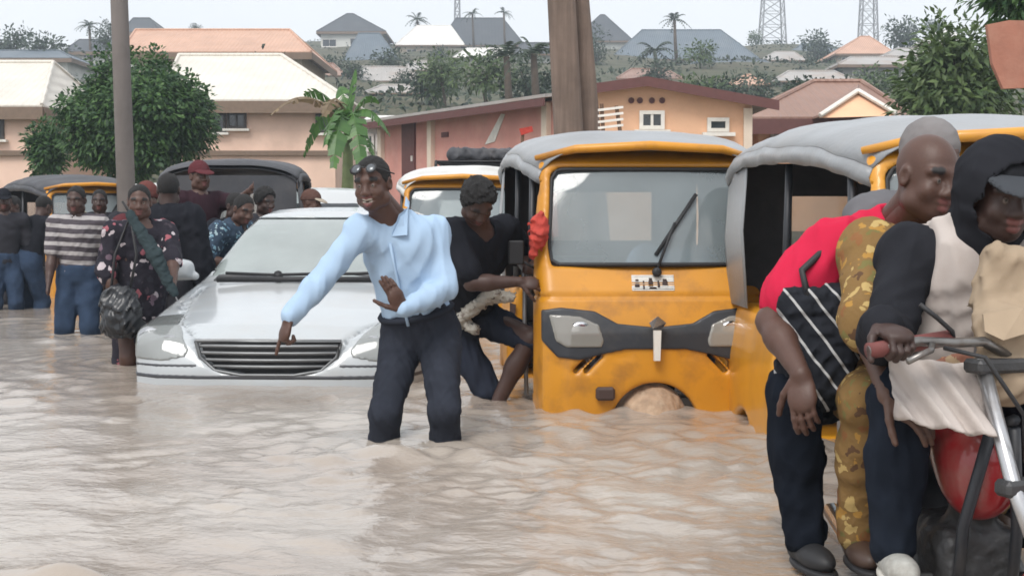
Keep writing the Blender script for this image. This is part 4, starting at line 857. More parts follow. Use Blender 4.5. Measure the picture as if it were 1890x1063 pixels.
# ---- white saloon car. own space: x across, y = 0 at the bumper growing to the rear, z = 0 on the road
m_white = mat('white_car_paint', (.44, .47, .49), .25, .05, 2, coat=.6, dirt=(.42, .38, .33), dirt_amt=.4, dirt_scale=1.3)
m_headl = glass_mat('headlamp_glass', (.8, .82, .82), .5, (.42, .44, .43)); m_bar = mat('grey_grille_bar', (.15, .155, .16), .4, .15, 8, metal=.6); m_tyre = m_black; m_grille = mat('grille_dark', (.05, .052, .06), .4, .15, 8)
def make_car(label, group=None, paint=m_white, h=.020, detail=True):
    o = empty('saloon_car', (0, 0, 0), label, 'car', group)
    L_ = 4.75; W = .885
    lower = poly2([(.04, .22), (.0, .34), (.0, .50), (.06, .58), (.13, .665), (.30, .735), (.70, .81), (1.25, .90), (1.50, .945), (3.9, 1.0), (4.45, 1.0), (4.66, .96), (4.74, .72), (4.75, .45), (4.68, .22)])
    plan = poly2([(-.40, 0), (.40, 0), (.64, .06), (.78, .17), (.85, .36), (.885, .8), (.885, 3.8), (.85, 4.45), (.70, 4.70), (-.70, 4.70), (-.85, 4.45), (-.885, 3.8), (-.885, .8), (-.85, .36), (-.78, .17), (-.64, .06)])
    cab = poly2([(1.32, .88), (1.62, 1.02), (2.15, 1.325), (2.36, 1.40), (2.75, 1.435), (3.20, 1.42), (3.55, 1.34), (4.10, 1.02), (4.2, .88)])
    def lowf(X, Y, Z):
        a = lower(Y + 0*Z, Z + 0*Y); b_ = plan(X, Y)
        crown = .05*(np.abs(X)/W)**2.2*np.clip((Y - .05)/.6, 0, 1)*(1 + .5*np.clip((1.2 - Y)/1.2, 0, 1))
        a2 = lower(Y + 0*Z + 0*X, Z + crown)
        side = np.abs(X) - (W - .10*np.clip((Z - .62)/.45, 0, 1)**1.6 - .04*np.clip((.42 - Z)/.3, 0, 1))
        d = -smin(-a2, -b_, .10); return -smin(-d, -side, .10)
    def cabf(X, Y, Z):
        c = cab(Y + 0*Z + 0*X, Z + .035*(np.abs(X)/.6)**2.5); hw = .80 - .235*np.clip((Z - .92)/.48, 0, 1.3); side = np.abs(X) - hw - .0*Y
        bow = .06*(np.abs(X)/.7)**2; c2 = cab(Y - bow*np.clip((2.4 - Y)/.6, 0, 1) + 0*Z, Z + .035*(np.abs(X)/.6)**2.5)
        return -smin(-np.maximum(c2, -9), -side, .09)
    g = Grid((-.93, -.03, .18), (.93, 4.79, 1.47), h)
    allb = lambda X, Y, Z: smin(lowf(X, Y, Z), cabf(X, Y, Z), .05)
    g.op((allb, g.lo, g.lo + g.n*h), 0)
    for sx in (-1, 1):
        for yy in (.95, 3.68): g.op(cone(V(sx*1.0, yy, .31), V(sx*.66, yy, .31), .35, .35), .02, 's')
    # bonnet shut lines and crease
    for sx in (-1, 1):
        ln = [V(sx*.40, .09, .66), V(sx*.60, .42, .75), V(sx*.70, 1.0, .85), V(sx*.71, 1.40, .92)]
        for a, b_ in zip(ln[:-1], ln[1:]): g.op((lambda X, Y, Z, a=a, b_=b_: cone(a*V(1, 1, 0), b_*V(1, 1, 0), .007, .007)[0](X, Y, 0*Z), np.minimum(a, b_) - .05, np.maximum(a, b_) + V(.05, .05, .12)), .012, 's')
    gr_poly = [(-.41, .655), (.41, .655), (.385, .56), (.30, .485), (.15, .46), (-.15, .46), (-.30, .485), (-.385, .56)]
    gp = poly2(gr_poly); g.op((lambda X, Y, Z: np.maximum(gp(X, Z + 0*X), Y - .16), V(-.45, -.1, .4), V(.45, .16, .7)), .008, 's')
    g.op((lambda X, Y, Z: np.maximum(np.maximum(cabf(X, Y, Z) + .045, .70 - Z), np.abs(Y - 2.7) - 1.2), V(-.9, 1.2, .6), V(.9, 4.2, 1.5)), .01, 's')
    ws = poly2([(-.735, .96), (.735, .96), (.56, 1.345), (-.56, 1.345)]); g.op((lambda X, Y, Z: np.maximum(np.maximum(ws(X, Z + 0*X), np.abs(Y - 1.85) - .60), -(cabf(X, Y, Z) + .10)), V(-.8, 1.2, .9), V(.8, 2.5, 1.4)), 0, 's')
    rw = poly2([(-.70, 1.06), (.70, 1.06), (.54, 1.35), (-.54, 1.35)]); g.op((lambda X, Y, Z: np.maximum(np.maximum(rw(X, Z + 0*X), np.abs(Y - 3.75) - .45), -(cabf(X, Y, Z) + .10)), V(-.8, 3.2, 1.0), V(.8, 4.3, 1.4)), 0, 's')
    for sw in ([(1.72, .99), (2.66, .99), (2.66, 1.36), (2.30, 1.335), (2.12, 1.25)], [(2.74, .99), (3.60, .99), (3.66, 1.10), (3.38, 1.33), (2.74, 1.365)]):
        sp_ = poly2(sw); g.op((lambda X, Y, Z, sp_=sp_: np.maximum(sp_(Y + 0*X, Z + 0*Y + 0*X), -(cabf(X, Y, Z) + .10)), V(-.9, 1.6, .95), V(.9, 3.7, 1.4)), 0, 's')
    v, f = g.mesh(3); mesh_obj('body', v, f, paint, o, True, False)
    MB().bbox((0, 1.72, .90), (1.36, .42, .14), .05).build('dashboard', m_plastic, o, False, False)
    for x in (-.36, .36):
        st = MB().bbox((x, 2.65, .70), (.50, .16, .60), .06, np.array(Matrix.Rotation(-.2, 3, 'X'))).build('seat', m_seat, o, False, False); MB().bbox((x, 2.74, 1.10), (.26, .09, .18), .04).build('headrest', m_seat, st, False, False)
    MB().tube([V(-.36 + .18*cos(w), 2.05 + .06*sin(w), .98 + .17*sin(w)) for w in np.linspace(0, 2*pi, 22)], .014, 6, False).build('steering_wheel', m_black, o, True, False)
    MB().bbox((0, 3.55, .80), (1.3, .2, .5), .06).build('rear_seat', m_seat, o, False, False)
    def skin(name, poly, fn, off, th, m, parent, ax, rng, hh, smooth=2):
        """panel following the surface fn; polygon in the (x,z) front view or the (y,z) side view"""
        pts = np.array(poly); pf = poly2(pts); lo2, hi2 = pts.min(0) - .03, pts.max(0) + .03
        lo = (lo2[0], rng[0], lo2[1]) if ax == 'f' else (rng[0], lo2[0], lo2[1]); hi = (hi2[0], rng[1], hi2[1]) if ax == 'f' else (rng[1], hi2[0], hi2[1])
        G = Grid(lo, hi, hh)
        def q(X, Y, Z):
            s = fn(X, Y, Z) - off; return np.maximum(np.maximum(s, -s - th), pf(X, Z + 0*X) if ax == 'f' else pf(Y + 0*X, Z + 0*Y + 0*X))
        G.op((q, lo, hi), 0); v, f = G.mesh(smooth)
        return mesh_obj(name, v, f, m, parent, True, False)
    # glass
    skin('windscreen', [(-.735, .955), (.735, .955), (.56, 1.345), (-.56, 1.345)], cabf, -.004, .045, m_carglass, o, 'f', (1.30, 2.45), h*.8)
    skin('rear_window', [(-.70, 1.06), (.70, 1.06), (.54, 1.35), (-.54, 1.35)], cabf, -.004, .045, m_carglass, o, 'f', (3.3, 4.2), h)
    for sx in (-1, 1):
        rg_ = (.45, .9) if sx > 0 else (-.9, -.45)
        for poly in ([(1.72, .99), (2.66, .99), (2.66, 1.36), (2.30, 1.335), (2.12, 1.25)], [(2.74, .99), (3.60, .99), (3.66, 1.10), (3.38, 1.33), (2.74, 1.365)]): skin('side_window', poly, cabf, -.004, .045, m_carglass, o, 's', rg_, h*.9)
        mirror = Grid((-.16, -.12, -.11), (.16, .12, .11), .01); mirror.op(ell(V(0, 0, 0), I3, V(.115, .07, .075)), 0); mirror.op(rbox(V(0, .0, 0), I3, V(.10, .05, .06), .03), .03); mirror.op(cone(V(-sx*.12, 0, -.045), V(0, 0, -.03), .028, .03), .02)
        v, f = mirror.mesh(2); mi = mesh_obj('mirror', v + V(sx*.955, 1.66, 1.0), f, paint, o, True, False); MB().bbox((sx*.96, 1.722, 1.0), (.17, .006, .10), .02).build('mirror_glass', m_chrome, mi, False, False)
        hp = [(sx*x, z) for (x, z) in ((.455, .60), (.47, .565), (.60, .535), (.80, .545), (.845, .60), (.84, .70), (.80, .80), (.70, .80), (.60, .755), (.52, .69))]
        lo_ = skin('headlight', hp, lowf, .006, .03, m_headl, o, 'f', (-.02, .62), h*.5, 2)
        for (x, z, y, r) in ((sx*.73, .66, .24, .06), (sx*.58, .63, .14, .05)): MB().lathe([(.01, .0), (r, .03), (r*1.05, .05)], V(x, y + .05, z), V(0, -1, 0), 14).build('lamp_reflector', m_chrome, lo_, True, False)
        for yy in (.95, 3.68):
            w = MB().lathe([(.20, -.10), (.29, -.10), (.315, -.07), (.32, 0), (.315, .07), (.29, .10), (.20, .10)], V(sx*.77, yy, .315), V(1, 0, 0), 24).build('wheel', m_black, o, True, False); MB().lathe([(.03, -.08), (.18, -.07), (.2, 0), (.18, .07), (.03, .08)], V(sx*.77, yy, .315), V(1, 0, 0), 16).build('rim', m_steel, w, True, False)
        skin('bumper_seam', [(sx*.40, .524), (sx*.84, .518), (sx*.84, .500), (sx*.40, .506)], lowf, .001, .03, m_grille, o, 'f', (-.02, .6), h*.3)
        skin('tail_light', [(sx*.55, .72), (sx*.84, .72), (sx*.84, .90), (sx*.60, .90)], lowf, .005, .03, mat('red_lamp', (.35, .02, .02), .2), o, 'f', (4.2, 4.8), h)
    skin('lower_lip', [(-.87, .462), (.87, .462), (.87, .436), (-.87, .436)], lowf, .003, .03, m_grille, o, 'f', (-.03, .6), h*.35)
    # grille: dark back, horizontal chrome-edged bars, surround
    MB().prism([(x*.99, .14, z) for (x, z) in gr_poly], V(0, .02, 0)).build('grille_back', m_black, o, False, False)
    gb = MB()
    for i, z in enumerate((.625, .585, .545, .508)):
        hw = float(np.interp(z, [.46, .485, .56, .655], [.15, .30, .385, .41])) - .01; ys = [.075 - .045*(1 - (x)**2) for x in np.linspace(-1, 1, 13)]
        MB().sheet([[(x*hw, y, z + .012) for x, y in zip(np.linspace(-1, 1, 13), ys)], [(x*hw, y - .012, z + .004) for x, y in zip(np.linspace(-1, 1, 13), ys)], [(x*hw, y - .010, z - .008) for x, y in zip(np.linspace(-1, 1, 13), ys)], [(x*hw, y + .03, z - .012) for x, y in zip(np.linspace(-1, 1, 13), ys)]]).build('grille_bar', m_bar, o, True, False)
    sp = [V(x, .045 + .10*(abs(x)/.41)**2*.4 - .02, z) for (x, z) in gr_poly]; MB().tube(sp + [sp[0]], .012, 6, False).build('grille_surround', m_bar, o, True, False)
    # wipers, interior
    wp = MB(); wp.tube([V(-.58, 1.47, .985), V(-.25, 1.43, .975), V(.12, 1.43, .985)], .011, 5); wp.tube([V(.02, 1.45, .98), V(.3, 1.42, .985), V(.62, 1.47, 1.0)], .011, 5); wp.tube([V(-.62, 1.40, .945), V(0, 1.35, .95), V(.62, 1.40, .945)], .02, 5); wp.lathe([(.03, 0), (.03, .03)], V(-.22, 1.42, .965), V(0, -1, .6), 8)
    wp.build('wiper', m_black, o, True, False)
    return o
car = make_car('white saloon car with its grille at water level, the waders around it')
place(car, -1.49, 8.50, radians(-2.5)); car.scale = (1.09, 1.07, 1.06)

# ---- minibuses and a silver people carrier seen over the crowd
def make_bus(label, paint, rack=False, w=.84, ht=2.05, ln=4.3, group=None):
    o = empty('minibus', (0, 0, 0), label, 'minibus', group); g = Grid((-w - .05, -.05, .25), (w + .05, ln + .05, ht + .06), .035)
    sd = poly2([(.05, .32), (0, .5), (.0, .82), (.12, .98), (.35, 1.08), (.75, ht - .22), (.95, ht - .04), (1.3, ht), (ln - .3, ht), (ln - .05, ht - .12), (ln, .4), (ln - .1, .32)])
    fn = lambda X, Y, Z: -smin(-sd(Y + 0*Z + 0*X, Z + .05*(np.abs(X)/w)**3), -(np.abs(X) - w + .13*np.clip((Z - 1.0)/1., 0, 1.2) + .05*np.clip((.3 - Y)/.3, 0, 1)), .12)
    g.op((fn, g.lo, g.lo + g.n*.035), 0)
    for sx in (-1, 1):
        for yy in (.85, ln - .8): g.op(cone(V(sx*(w + .2), yy, .3), V(sx*(w - .2), yy, .3), .34, .34), .02, 's')
    v, f = g.mesh(2); mesh_obj('body', v, f, paint, o, True, False)
    def skin(name, poly, ax, rng, m):
        pts = np.array(poly); pf = poly2(pts); l2, h2 = pts.min(0) - .05, pts.max(0) + .05; lo = (l2[0], rng[0], l2[1]) if ax == 'f' else (rng[0], l2[0], l2[1]); hi = (h2[0], rng[1], h2[1]) if ax == 'f' else (rng[1], h2[0], h2[1]); G = Grid(lo, hi, .025)
        G.op((lambda X, Y, Z: np.maximum(np.maximum(fn(X, Y, Z) - .012, -fn(X, Y, Z) - .06), pf(X, Z + 0*X) if ax == 'f' else pf(Y + 0*X, Z + 0*Y + 0*X)), lo, hi), 0); v, f = G.mesh(1); mesh_obj(name, v, f, m, o, True, False)
    skin('windscreen', [(-w + .14, 1.14), (w - .14, 1.14), (w - .22, ht - .22), (-w + .22, ht - .22)], 'f', (.2, 1.0), m_pane)
    for sx in (-1, 1):
        for (y0, y1) in ((.95, 1.6), (1.75, 2.7), (2.85, ln - .3)): skin('side_window', [(y0, 1.18), (y1, 1.18), (y1, ht - .3), (y0 + .1, ht - .3)], 's', (.5, w + .05) if sx > 0 else (-w - .05, -.5), m_pane)
        skin('headlight', [(sx*.45, .68), (sx*(w - .08), .70), (sx*(w - .08), .85), (sx*.5, .84)], 'f', (-.05, .5), m_lens)
        for yy in (.85, ln - .8): MB().lathe([(.15, -.09), (.29, -.09), (.31, 0), (.29, .09), (.15, .09)], V(sx*(w - .12), yy, .31), V(1, 0, 0), 18).build('wheel', m_black, o, True, False)
    if rack:
        rk = MB()
        for x in (-w + .14, w - .14): rk.tube([V(x, .95, ht + .05), V(x, 1.0, ht + .13), V(x, 3.4, ht + .13), V(x, 3.45, ht + .05)], .02, 6)
        for y in np.linspace(1.0, 3.4, 6): rk.tube([V(-w + .14, y, ht + .13), V(w - .14, y, ht + .13)], .014, 6)
        rk.build('roof_rack', m_black, o, True, False)
    return o
m_silver = mat('pale_grey_car_paint', (.52, .54, .55), .35, .06, 2, coat=.4); m_dgreen = mat('dark_green_paint', (.05, .065, .06), .4, .1, 2, coat=.3); m_dark = mat('black_car_paint', (.03, .03, .033), .35, .1, 2, coat=.4)
place(make_bus('black minibus with roof rack behind the white canopied rickshaw', m_dark, True, ht=2.02), -.30, 17.6)
copy_rick('black canopied rickshaw standing behind the crowd at the white car', -3.05, 16.9, radians(184), m_canvas_d).scale = (1., 1., 1.03)
place(make_bus('pale grey people carrier behind the heads at the white car', m_silver, False, ht=1.83), -2.62, 18.6, radians(8))
# luggage roll on the rack
lg = Grid((-.65, -.25, -.2), (.65, .25, .2), .02); lg.op(rbox(V(0, 0, 0), I3, V(.56, .18, .085), .06), 0); lg.noise(.02, .2, 4); v, f = lg.mesh(1)
tag(mesh_obj('luggage_roll', v + V(-.30, 18.9, -.425 + 2.25), f, m_canvas_d), 'black tarpaulin roll lying on the minibus roof rack', 'luggage')

# ================================================================== people
m_skin = mat('skin', (.1, .06, .045), .5, .10, 20, .06, 120, attr='Col', spec=.45)
m_hair = mat('black_hair', (.012, .011, .011), .85, .3, 60, .6, 200); m_hair_g = mat('greying_hair', (.05, .048, .046), .85, .3, 60, .6, 200)
def cloth(name, col, **k): 
    first = name not in _mats; m = mat(name, col, k.pop('rough', .9), k.pop('var', .10), k.pop('scale', 7), 0, spec=.06, **{q: w for q, w in k.items() if q not in ('bump', 'bscale')})
    if first: crease(m, k.get('bump', .5))
    return m
def crease(m, st):
    """ridged wrinkles plus weave as relief"""
    nt = m.node_tree; N, L = nt.nodes, nt.links; t = N.new('ShaderNodeTexCoord'); b = N['Principled BSDF']
    n = N.new('ShaderNodeTexNoise'); n.noise_type = 'RIDGED_MULTIFRACTAL'; n.inputs['Scale'].default_value = 4; n.inputs['Detail'].default_value = 5; n.inputs['Distortion'].default_value = .9; L.new(t.outputs['Object'], n.inputs['Vector'])
    bp = N.new('ShaderNodeBump'); bp.inputs['Strength'].default_value = st*.6; bp.inputs['Distance'].default_value = .014; L.new(n.outputs['Fac'], bp.inputs['Height']); L.new(bp.outputs[0], b.inputs['Normal'])
def print_mat(name, base, cols, scale, thr=.42, rnd=1.0, stripes=None):
    """printed cloth: cells of several colours on a ground colour, or stripes given as (frequency per metre, colours) along z"""
    m, nt, b = new_mat(name); N, L = nt.nodes, nt.links; t = N.new('ShaderNodeTexCoord'); b.inputs['Roughness'].default_value = .9; b.inputs['Specular IOR Level'].default_value = .2
    if stripes:
        sx = N.new('ShaderNodeSeparateXYZ'); L.new(t.outputs['Object'], sx.inputs[0]); ax, freq, tilt, duty = stripes
        nn = N.new('ShaderNodeTexNoise'); nn.inputs['Scale'].default_value = 5; L.new(t.outputs['Object'], nn.inputs['Vector'])
        mt = N.new('ShaderNodeMath'); mt.operation = 'MULTIPLY_ADD'; L.new(sx.outputs['XYZ'.index(tilt[0])], mt.inputs[0]); mt.inputs[1].default_value = tilt[1]; L.new(sx.outputs['XYZ'.index(ax)], mt.inputs[2])
        m0 = N.new('ShaderNodeMath'); m0.operation = 'MULTIPLY_ADD'; L.new(nn.outputs['Fac'], m0.inputs[0]); m0.inputs[1].default_value = .03; L.new(mt.outputs[0], m0.inputs[2])
        m1 = N.new('ShaderNodeMath'); m1.operation = 'MULTIPLY'; m1.inputs[1].default_value = freq; L.new(m0.outputs[0], m1.inputs[0]); m2 = N.new('ShaderNodeMath'); m2.operation = 'FRACT'; L.new(m1.outputs[0], m2.inputs[0])
        r = N.new('ShaderNodeValToRGB'); r.color_ramp.interpolation = 'CONSTANT'; r.color_ramp.elements[0].color = (*base, 1); r.color_ramp.elements[1].color = (*cols[0], 1); r.color_ramp.elements[1].position = duty; L.new(m2.outputs[0], r.inputs[0]); out = r.outputs[0]
    else:
        d = N.new('ShaderNodeTexNoise'); d.inputs['Scale'].default_value = scale*1.3; L.new(t.outputs['Object'], d.inputs['Vector'])
        mx = N.new('ShaderNodeMix'); mx.data_type = 'RGBA'; mx.blend_type = 'LINEAR_LIGHT'; mx.inputs['Factor'].default_value = .035; L.new(t.outputs['Object'], mx.inputs['A']); L.new(d.outputs['Color'], mx.inputs['B'])
        v = N.new('ShaderNodeTexVoronoi'); v.inputs['Scale'].default_value = scale; v.inputs['Randomness'].default_value = rnd; L.new(mx.outputs['Result'], v.inputs['Vector'])
        r = N.new('ShaderNodeValToRGB'); r.color_ramp.interpolation = 'CONSTANT'; sp = N.new('ShaderNodeSeparateColor'); L.new(v.outputs['Color'], sp.inputs[0]); L.new(sp.outputs[0], r.inputs[0])
        n = len(cols)
        for i, c in enumerate(cols):
            e = r.color_ramp.elements[i] if i < 2 else r.color_ramp.elements.new(i/n)
            e.position = i/n; e.color = (*c, 1)
        lt = N.new('ShaderNodeMath'); lt.operation = 'LESS_THAN'; lt.inputs[1].default_value = thr; L.new(v.outputs['Distance'], lt.inputs[0])
        mm = N.new('ShaderNodeMix'); mm.data_type = 'RGBA'; L.new(lt.outputs[0], mm.inputs['Factor']); mm.inputs['A'].default_value = (*base, 1); L.new(r.outputs[0], mm.inputs['B']); out = mm.outputs['Result']
    L.new(out, b.inputs['Base Color'])
    n3 = N.new('ShaderNodeTexNoise'); n3.inputs['Scale'].default_value = 25; L.new(t.outputs['Object'], n3.inputs['Vector']); bp = N.new('ShaderNodeBump'); bp.inputs['Strength'].default_value = .35; bp.inputs['Distance'].default_value = .02; L.new(n3.outputs['Fac'], bp.inputs['Height']); L.new(bp.outputs[0], b.inputs['Normal'])
    return m

def ik(a, b, l1, l2, hint):
    """middle joint of a two-bone limb, bent towards hint"""
    a, b = np.asarray(a, float), np.asarray(b, float); d = b - a; D = np.linalg.norm(d)
    if D > (l1 + l2)*.995: b = a + d/D*(l1 + l2)*.995; d = b - a; D = np.linalg.norm(d)
    t = (l1*l1 - l2*l2 + D*D)/(2*D); hgt = sqrt(max(l1*l1 - t*t, 0)); u = d/D; hv = np.asarray(hint, float); hv = unit(hv - u*(hv @ u))
    return a + u*t + hv*hgt, b
def rot_about(v, ax, ang):
    ax = unit(ax); return v*cos(ang) + np.cross(ax, v)*sin(ang) + ax*(ax @ v)*(1 - cos(ang))
def make_pose(pelvis, fwd, up, sc=1., hf=None, hu=None, neck=.12, wr=None, wl=None, er=None, el=None, ar=None, al=None, kr=None, kl=None, sh=(0, 0), torso=.50, shr=None, shl=None, headc=None, neckb=None):
    """joints of a figure; wr/wl wrists, ar/al ankles, er.. kl bend hints; r = the figure's own right"""
    pelvis = np.asarray(pelvis, float); up = unit(up); fwd = unit(np.asarray(fwd, float) - up*(np.asarray(fwd, float) @ up)); r = np.cross(fwd, up)
    J = dict(sc=sc, pelvis=pelvis, up=up, f=fwd, r=r)
    nb = J['nb'] = pelvis + up*torso*sc if neckb is None else np.asarray(neckb, float)
    hf = fwd if hf is None else unit(hf); hu = up if hu is None else unit(hu); hf = unit(hf - hu*(hf @ hu)); J['hf'], J['hu'], J['hr'] = hf, hu, np.cross(hf, hu)
    J['hc'] = nb + (up*.07 + hu*.10 + hf*.02)*sc if headc is None else np.asarray(headc, float)
    J['sr'] = nb + (r*.185 - up*.045)*sc if shr is None else np.asarray(shr, float); J['sl'] = nb + (-r*.185 - up*.045)*sc if shl is None else np.asarray(shl, float)
    ua, fa, th, shn = .29*sc, .26*sc, .43*sc, .43*sc
    for s, sg in (('r', 1), ('l', -1)):
        w = wr if s == 'r' else wl; hint = er if s == 'r' else el; S = J['s' + s]
        if w is None: w = S + (r*sg*.10 + fwd*.06)*sc - V(0, 0, .53*sc)
        J['e' + s], J['w' + s] = ik(S, w, ua, fa, hint if hint is not None else -fwd + r*sg*.4)
        H = J['q' + s] = pelvis + (r*sg*.09 - up*.03)*sc
        a = ar if s == 'r' else al; kh = kr if s == 'r' else kl
        if a is None: a = H + r*sg*.04*sc; a = V(a[0], a[1], float(gz(a[0], a[1])) + .085*sc)
        J['k' + s], J['a' + s] = ik(H, a, th, shn, kh if kh is not None else fwd)
    return J

def torso_prims(J, e=0., belly=0.):
    s = J['sc']; R = np.array([J['r'], J['f'], J['up']]); pv, nb = J['pelvis'], J['nb']; ax = nb - pv; T = lambda t, f=0: pv + ax*t + J['f']*f*s
    return [(ell(T(.05), R, V(.168, .122, .125)*s + e), .03), (ell(T(.36, .01 + belly*.5), R, V(.148 + belly*.3, .112 + belly, .16)*s + e), .06), (ell(T(.70, .012), R, V(.170, .122, .165)*s + e), .07),
            (cone(J['sr'], nb - J['up']*.05*s, .060*s + e, .075*s + e), .06), (cone(J['sl'], nb - J['up']*.05*s, .060*s + e, .075*s + e), .06), (cone(T(.80), J['sr'], .07*s + e, .058*s + e), .05), (cone(T(.80), J['sl'], .07*s + e, .058*s + e), .05)]
def arm_prims(J, sd, e=0., upto=1.):
    s = J['sc']; S, E, W = J['s' + sd], J['e' + sd], J['w' + sd]; out = []
    t1 = min(1, upto/.5); out.append((cone(S, S + (E - S)*t1, .056*s + e, (.056 - .013*t1)*s + e), .03))
    if upto > .5: t2 = (upto - .5)/.5; out += [(cone(E, E + (W - E)*t2*.35, .043*s + e, .045*s + e), .02), (cone(E + (W - E)*t2*.3, E + (W - E)*t2, .045*s + e, (.045 - .017*t2)*s + e), .02)]
    return out
def leg_prims(J, sd, e=0., upto=1., flare=0.):
    s = J['sc']; H, K, A = J['q' + sd], J['k' + sd], J['a' + sd]; out = []; t1 = min(1, upto/.5)
    out.append((cone(H, H + (K - H)*t1, .092*s + e, (.092 - .033*t1)*s + e), .04))
    if upto > .5:
        t2 = (upto - .5)/.5; cf = unit(np.cross(np.cross(K - H, A - K), A - K)) if np.linalg.norm(np.cross(K - H, A - K)) > 1e-4 else -J['f']
        out += [(cone(K, K + (A - K)*t2*.45 - J['f']*.012*s, .057*s + e, .056*s + e + flare*.5), .03), (cone(K + (A - K)*t2*.4 - J['f']*.012*s, K + (A - K)*t2, .056*s + e + flare*.5, (.056 - .018*t2)*s + e + flare), .03)]
    return out
def bounds(prims, pad): return np.min([p[0][1] for p in prims], 0) - pad, np.max([p[0][2] for p in prims], 0) + pad
def union(prims, h, pad=.03):
    lo, hi = bounds(prims, pad); g = Grid(lo, hi, h)
    for (p, k) in prims: g.op(p, k)
    return g
def head_grid(J, h, smile=False, big=1.):
    s = J['sc']*big; C = J['hc']; hr, hf, hu = J['hr'], J['hf'], J['hu']; R = np.array([hr, hf, hu]); T = lambda x, y, z: C + (hr*x + hf*y + hu*z)*s
    pr = [(ell(T(0, -.012, .028), R, V(.076, .096, .092)*s), .01), (ell(T(0, .025, -.038), R, V(.062, .066, .080)*s), .03), (ell(T(0, .050, -.094), R, V(.034, .034, .028)*s), .03),
          (cone(T(-.05, .012, -.075), T(.05, .012, -.075), .030*s, .030*s), .03), (cone(T(0, -.02, -.06), J['nb'] + J['up']*.0*s, .056*s, .062*s), .03)]
    lo, hi = bounds(pr, .05*s); g = Grid(lo, hi, h)
    for (p, k) in pr: g.op(p, k*s)
    for x in (-1, 1):
        g.op(cone(T(x*.012, .081, .022), T(x*.052, .066, .020), .014*s, .010*s), .014*s); g.op(ell(T(x*.033, .094, -.002), R, V(.021, .016, .013)*s), .012*s, 's'); g.op(ell(T(x*.032, .0735, -.003), R, V(.0135, .0125, .0115)*s), .003*s)
        g.op(ell(T(x*.042, .062, -.038), R, V(.022, .018, .02)*s), .025*s); g.op(ell(T(x*.014, .094, -.040), R, V(.012, .013, .010)*s), .01*s); g.op(ell(T(x*.079, -.008, -.008), R, V(.011, .021, .031)*s), .01*s); g.op(ell(T(x*.086, .0, -.006), R, V(.006, .011, .018)*s), .006*s, 's')
    g.op(cone(T(0, .084, .008), T(0, .102, -.034), .010*s, .0155*s), .014*s)
    wd = .030 if smile else .022; op = .010 if smile else .0
    if smile: g.op(ell(T(0, .093, -.071), R, V(.030, .020, .0115)*s), .006*s, 's'); g.op(ell(T(0, .068, -.069), R, V(.032, .018, .009)*s), .002*s)
    g.op((cone(T(-wd, .080 if smile else .084, -.062 + (.005 if smile else 0)), T(0, .0935, -.061 + op*.3), .0072*s, .0095*s)), .006*s); g.op(cone(T(wd, .080 if smile else .084, -.062 + (.005 if smile else 0)), T(0, .0935, -.061 + op*.3), .0072*s, .0095*s), .006*s)
    g.op(cone(T(-wd*.8, .080, -.076 - op*.2), T(0, .090, -.080 - op), .008*s, .0105*s), .006*s); g.op(cone(T(wd*.8, .080, -.076 - op*.2), T(0, .090, -.080 - op), .008*s, .0105*s), .006*s)
    lip = (.16, .06, .055)
    spots = [(T(x*.032, .085, -.004), .0075*s, (.20, .17, .15)) for x in (-1, 1)] + [(T(x*.032, .0875, -.003), .0055*s, (.01, .008, .007)) for x in (-1, 1)] + [(T(x*.032, .085, .026), .013*s, (.012, .010, .010)) for x in (-1, 1)] + [(T(x*.047, .077, .025), .011*s, (.012, .010, .010)) for x in (-1, 1)]
    if smile: spots += [(T(x, .095, -.069), .0095*s, (.58, .55, .48)) for x in (-.020, -.010, 0, .010, .020)]
    spots = [(T(x, .098, z), .012*s, lip) for x in (-.016, 0, .016) for z in (-.057, -.088 if smile else -.081)] + spots
    return g, spots
def hand_grid(J, sd, hd, pn, curl, h, spread=.12, thumb=.5):
    """palm and five fingers; hd = where the knuckles point, pn = out of the back of the hand"""
    s = J['sc']; W = J['w' + sd]; hd = unit(hd); pn = unit(np.asarray(pn, float) - hd*(np.asarray(pn, float) @ hd)); ac = np.cross(hd, pn)*(1 if sd == 'r' else -1)   # towards the thumb side
    R = np.array([ac, hd, pn]); fa = unit(W - J['e' + sd]); pr = [(cone(W - fa*.07*s, W, .031*s, .027*s), .01), (ell(W + hd*.052*s, R, V(.041, .056, .0175)*s), .02), (ell(W + hd*.075*s, R, V(.040, .03, .015)*s), .015)]
    for i, (off, ln, r) in enumerate(((.029, .070, .0090), (.010, .078, .0093), (-.010, .072, .0088), (-.028, .056, .0078))):
        c = curl[i + 1]; p = W + (hd*.088 + ac*off)*s; d = unit(hd + ac*off*spread*8); ax = np.cross(d, pn)
        for j, q in enumerate((.45, .32, .25)):
            d = rot_about(d, ax, -c*(.75 if j == 0 else .95)); e = p + d*ln*q*s*1.12; pr.append((cone(p, e, r*s, r*s*.9), .004)); p = e
    d = unit(hd*.65 + ac*(.8 - .3*thumb) - pn*thumb*.6); p = W + (hd*.022 + ac*.028)*s; ax = np.cross(d, pn)
    for j, (l_, r) in enumerate(((.042, .0125), (.034, .0105), (.028, .0095))):
        e = p + d*l_*s; pr.append((cone(p, e, r*s, r*.92*s), .006)); p = e; d = rot_about(unit(d + hd*.25), ax, -curl[0]*.5)
    return union(pr, h, .015)
def merge(parts):
    vs, fs, k = [], [], 0
    for (v, f) in parts: vs.append(v); fs.append(f + k); k += len(v)
    return np.concatenate(vs), np.concatenate(fs)
SKINS = [(.085, .042, .030), (.060, .031, .024), (.105, .056, .040), (.048, .026, .021)]
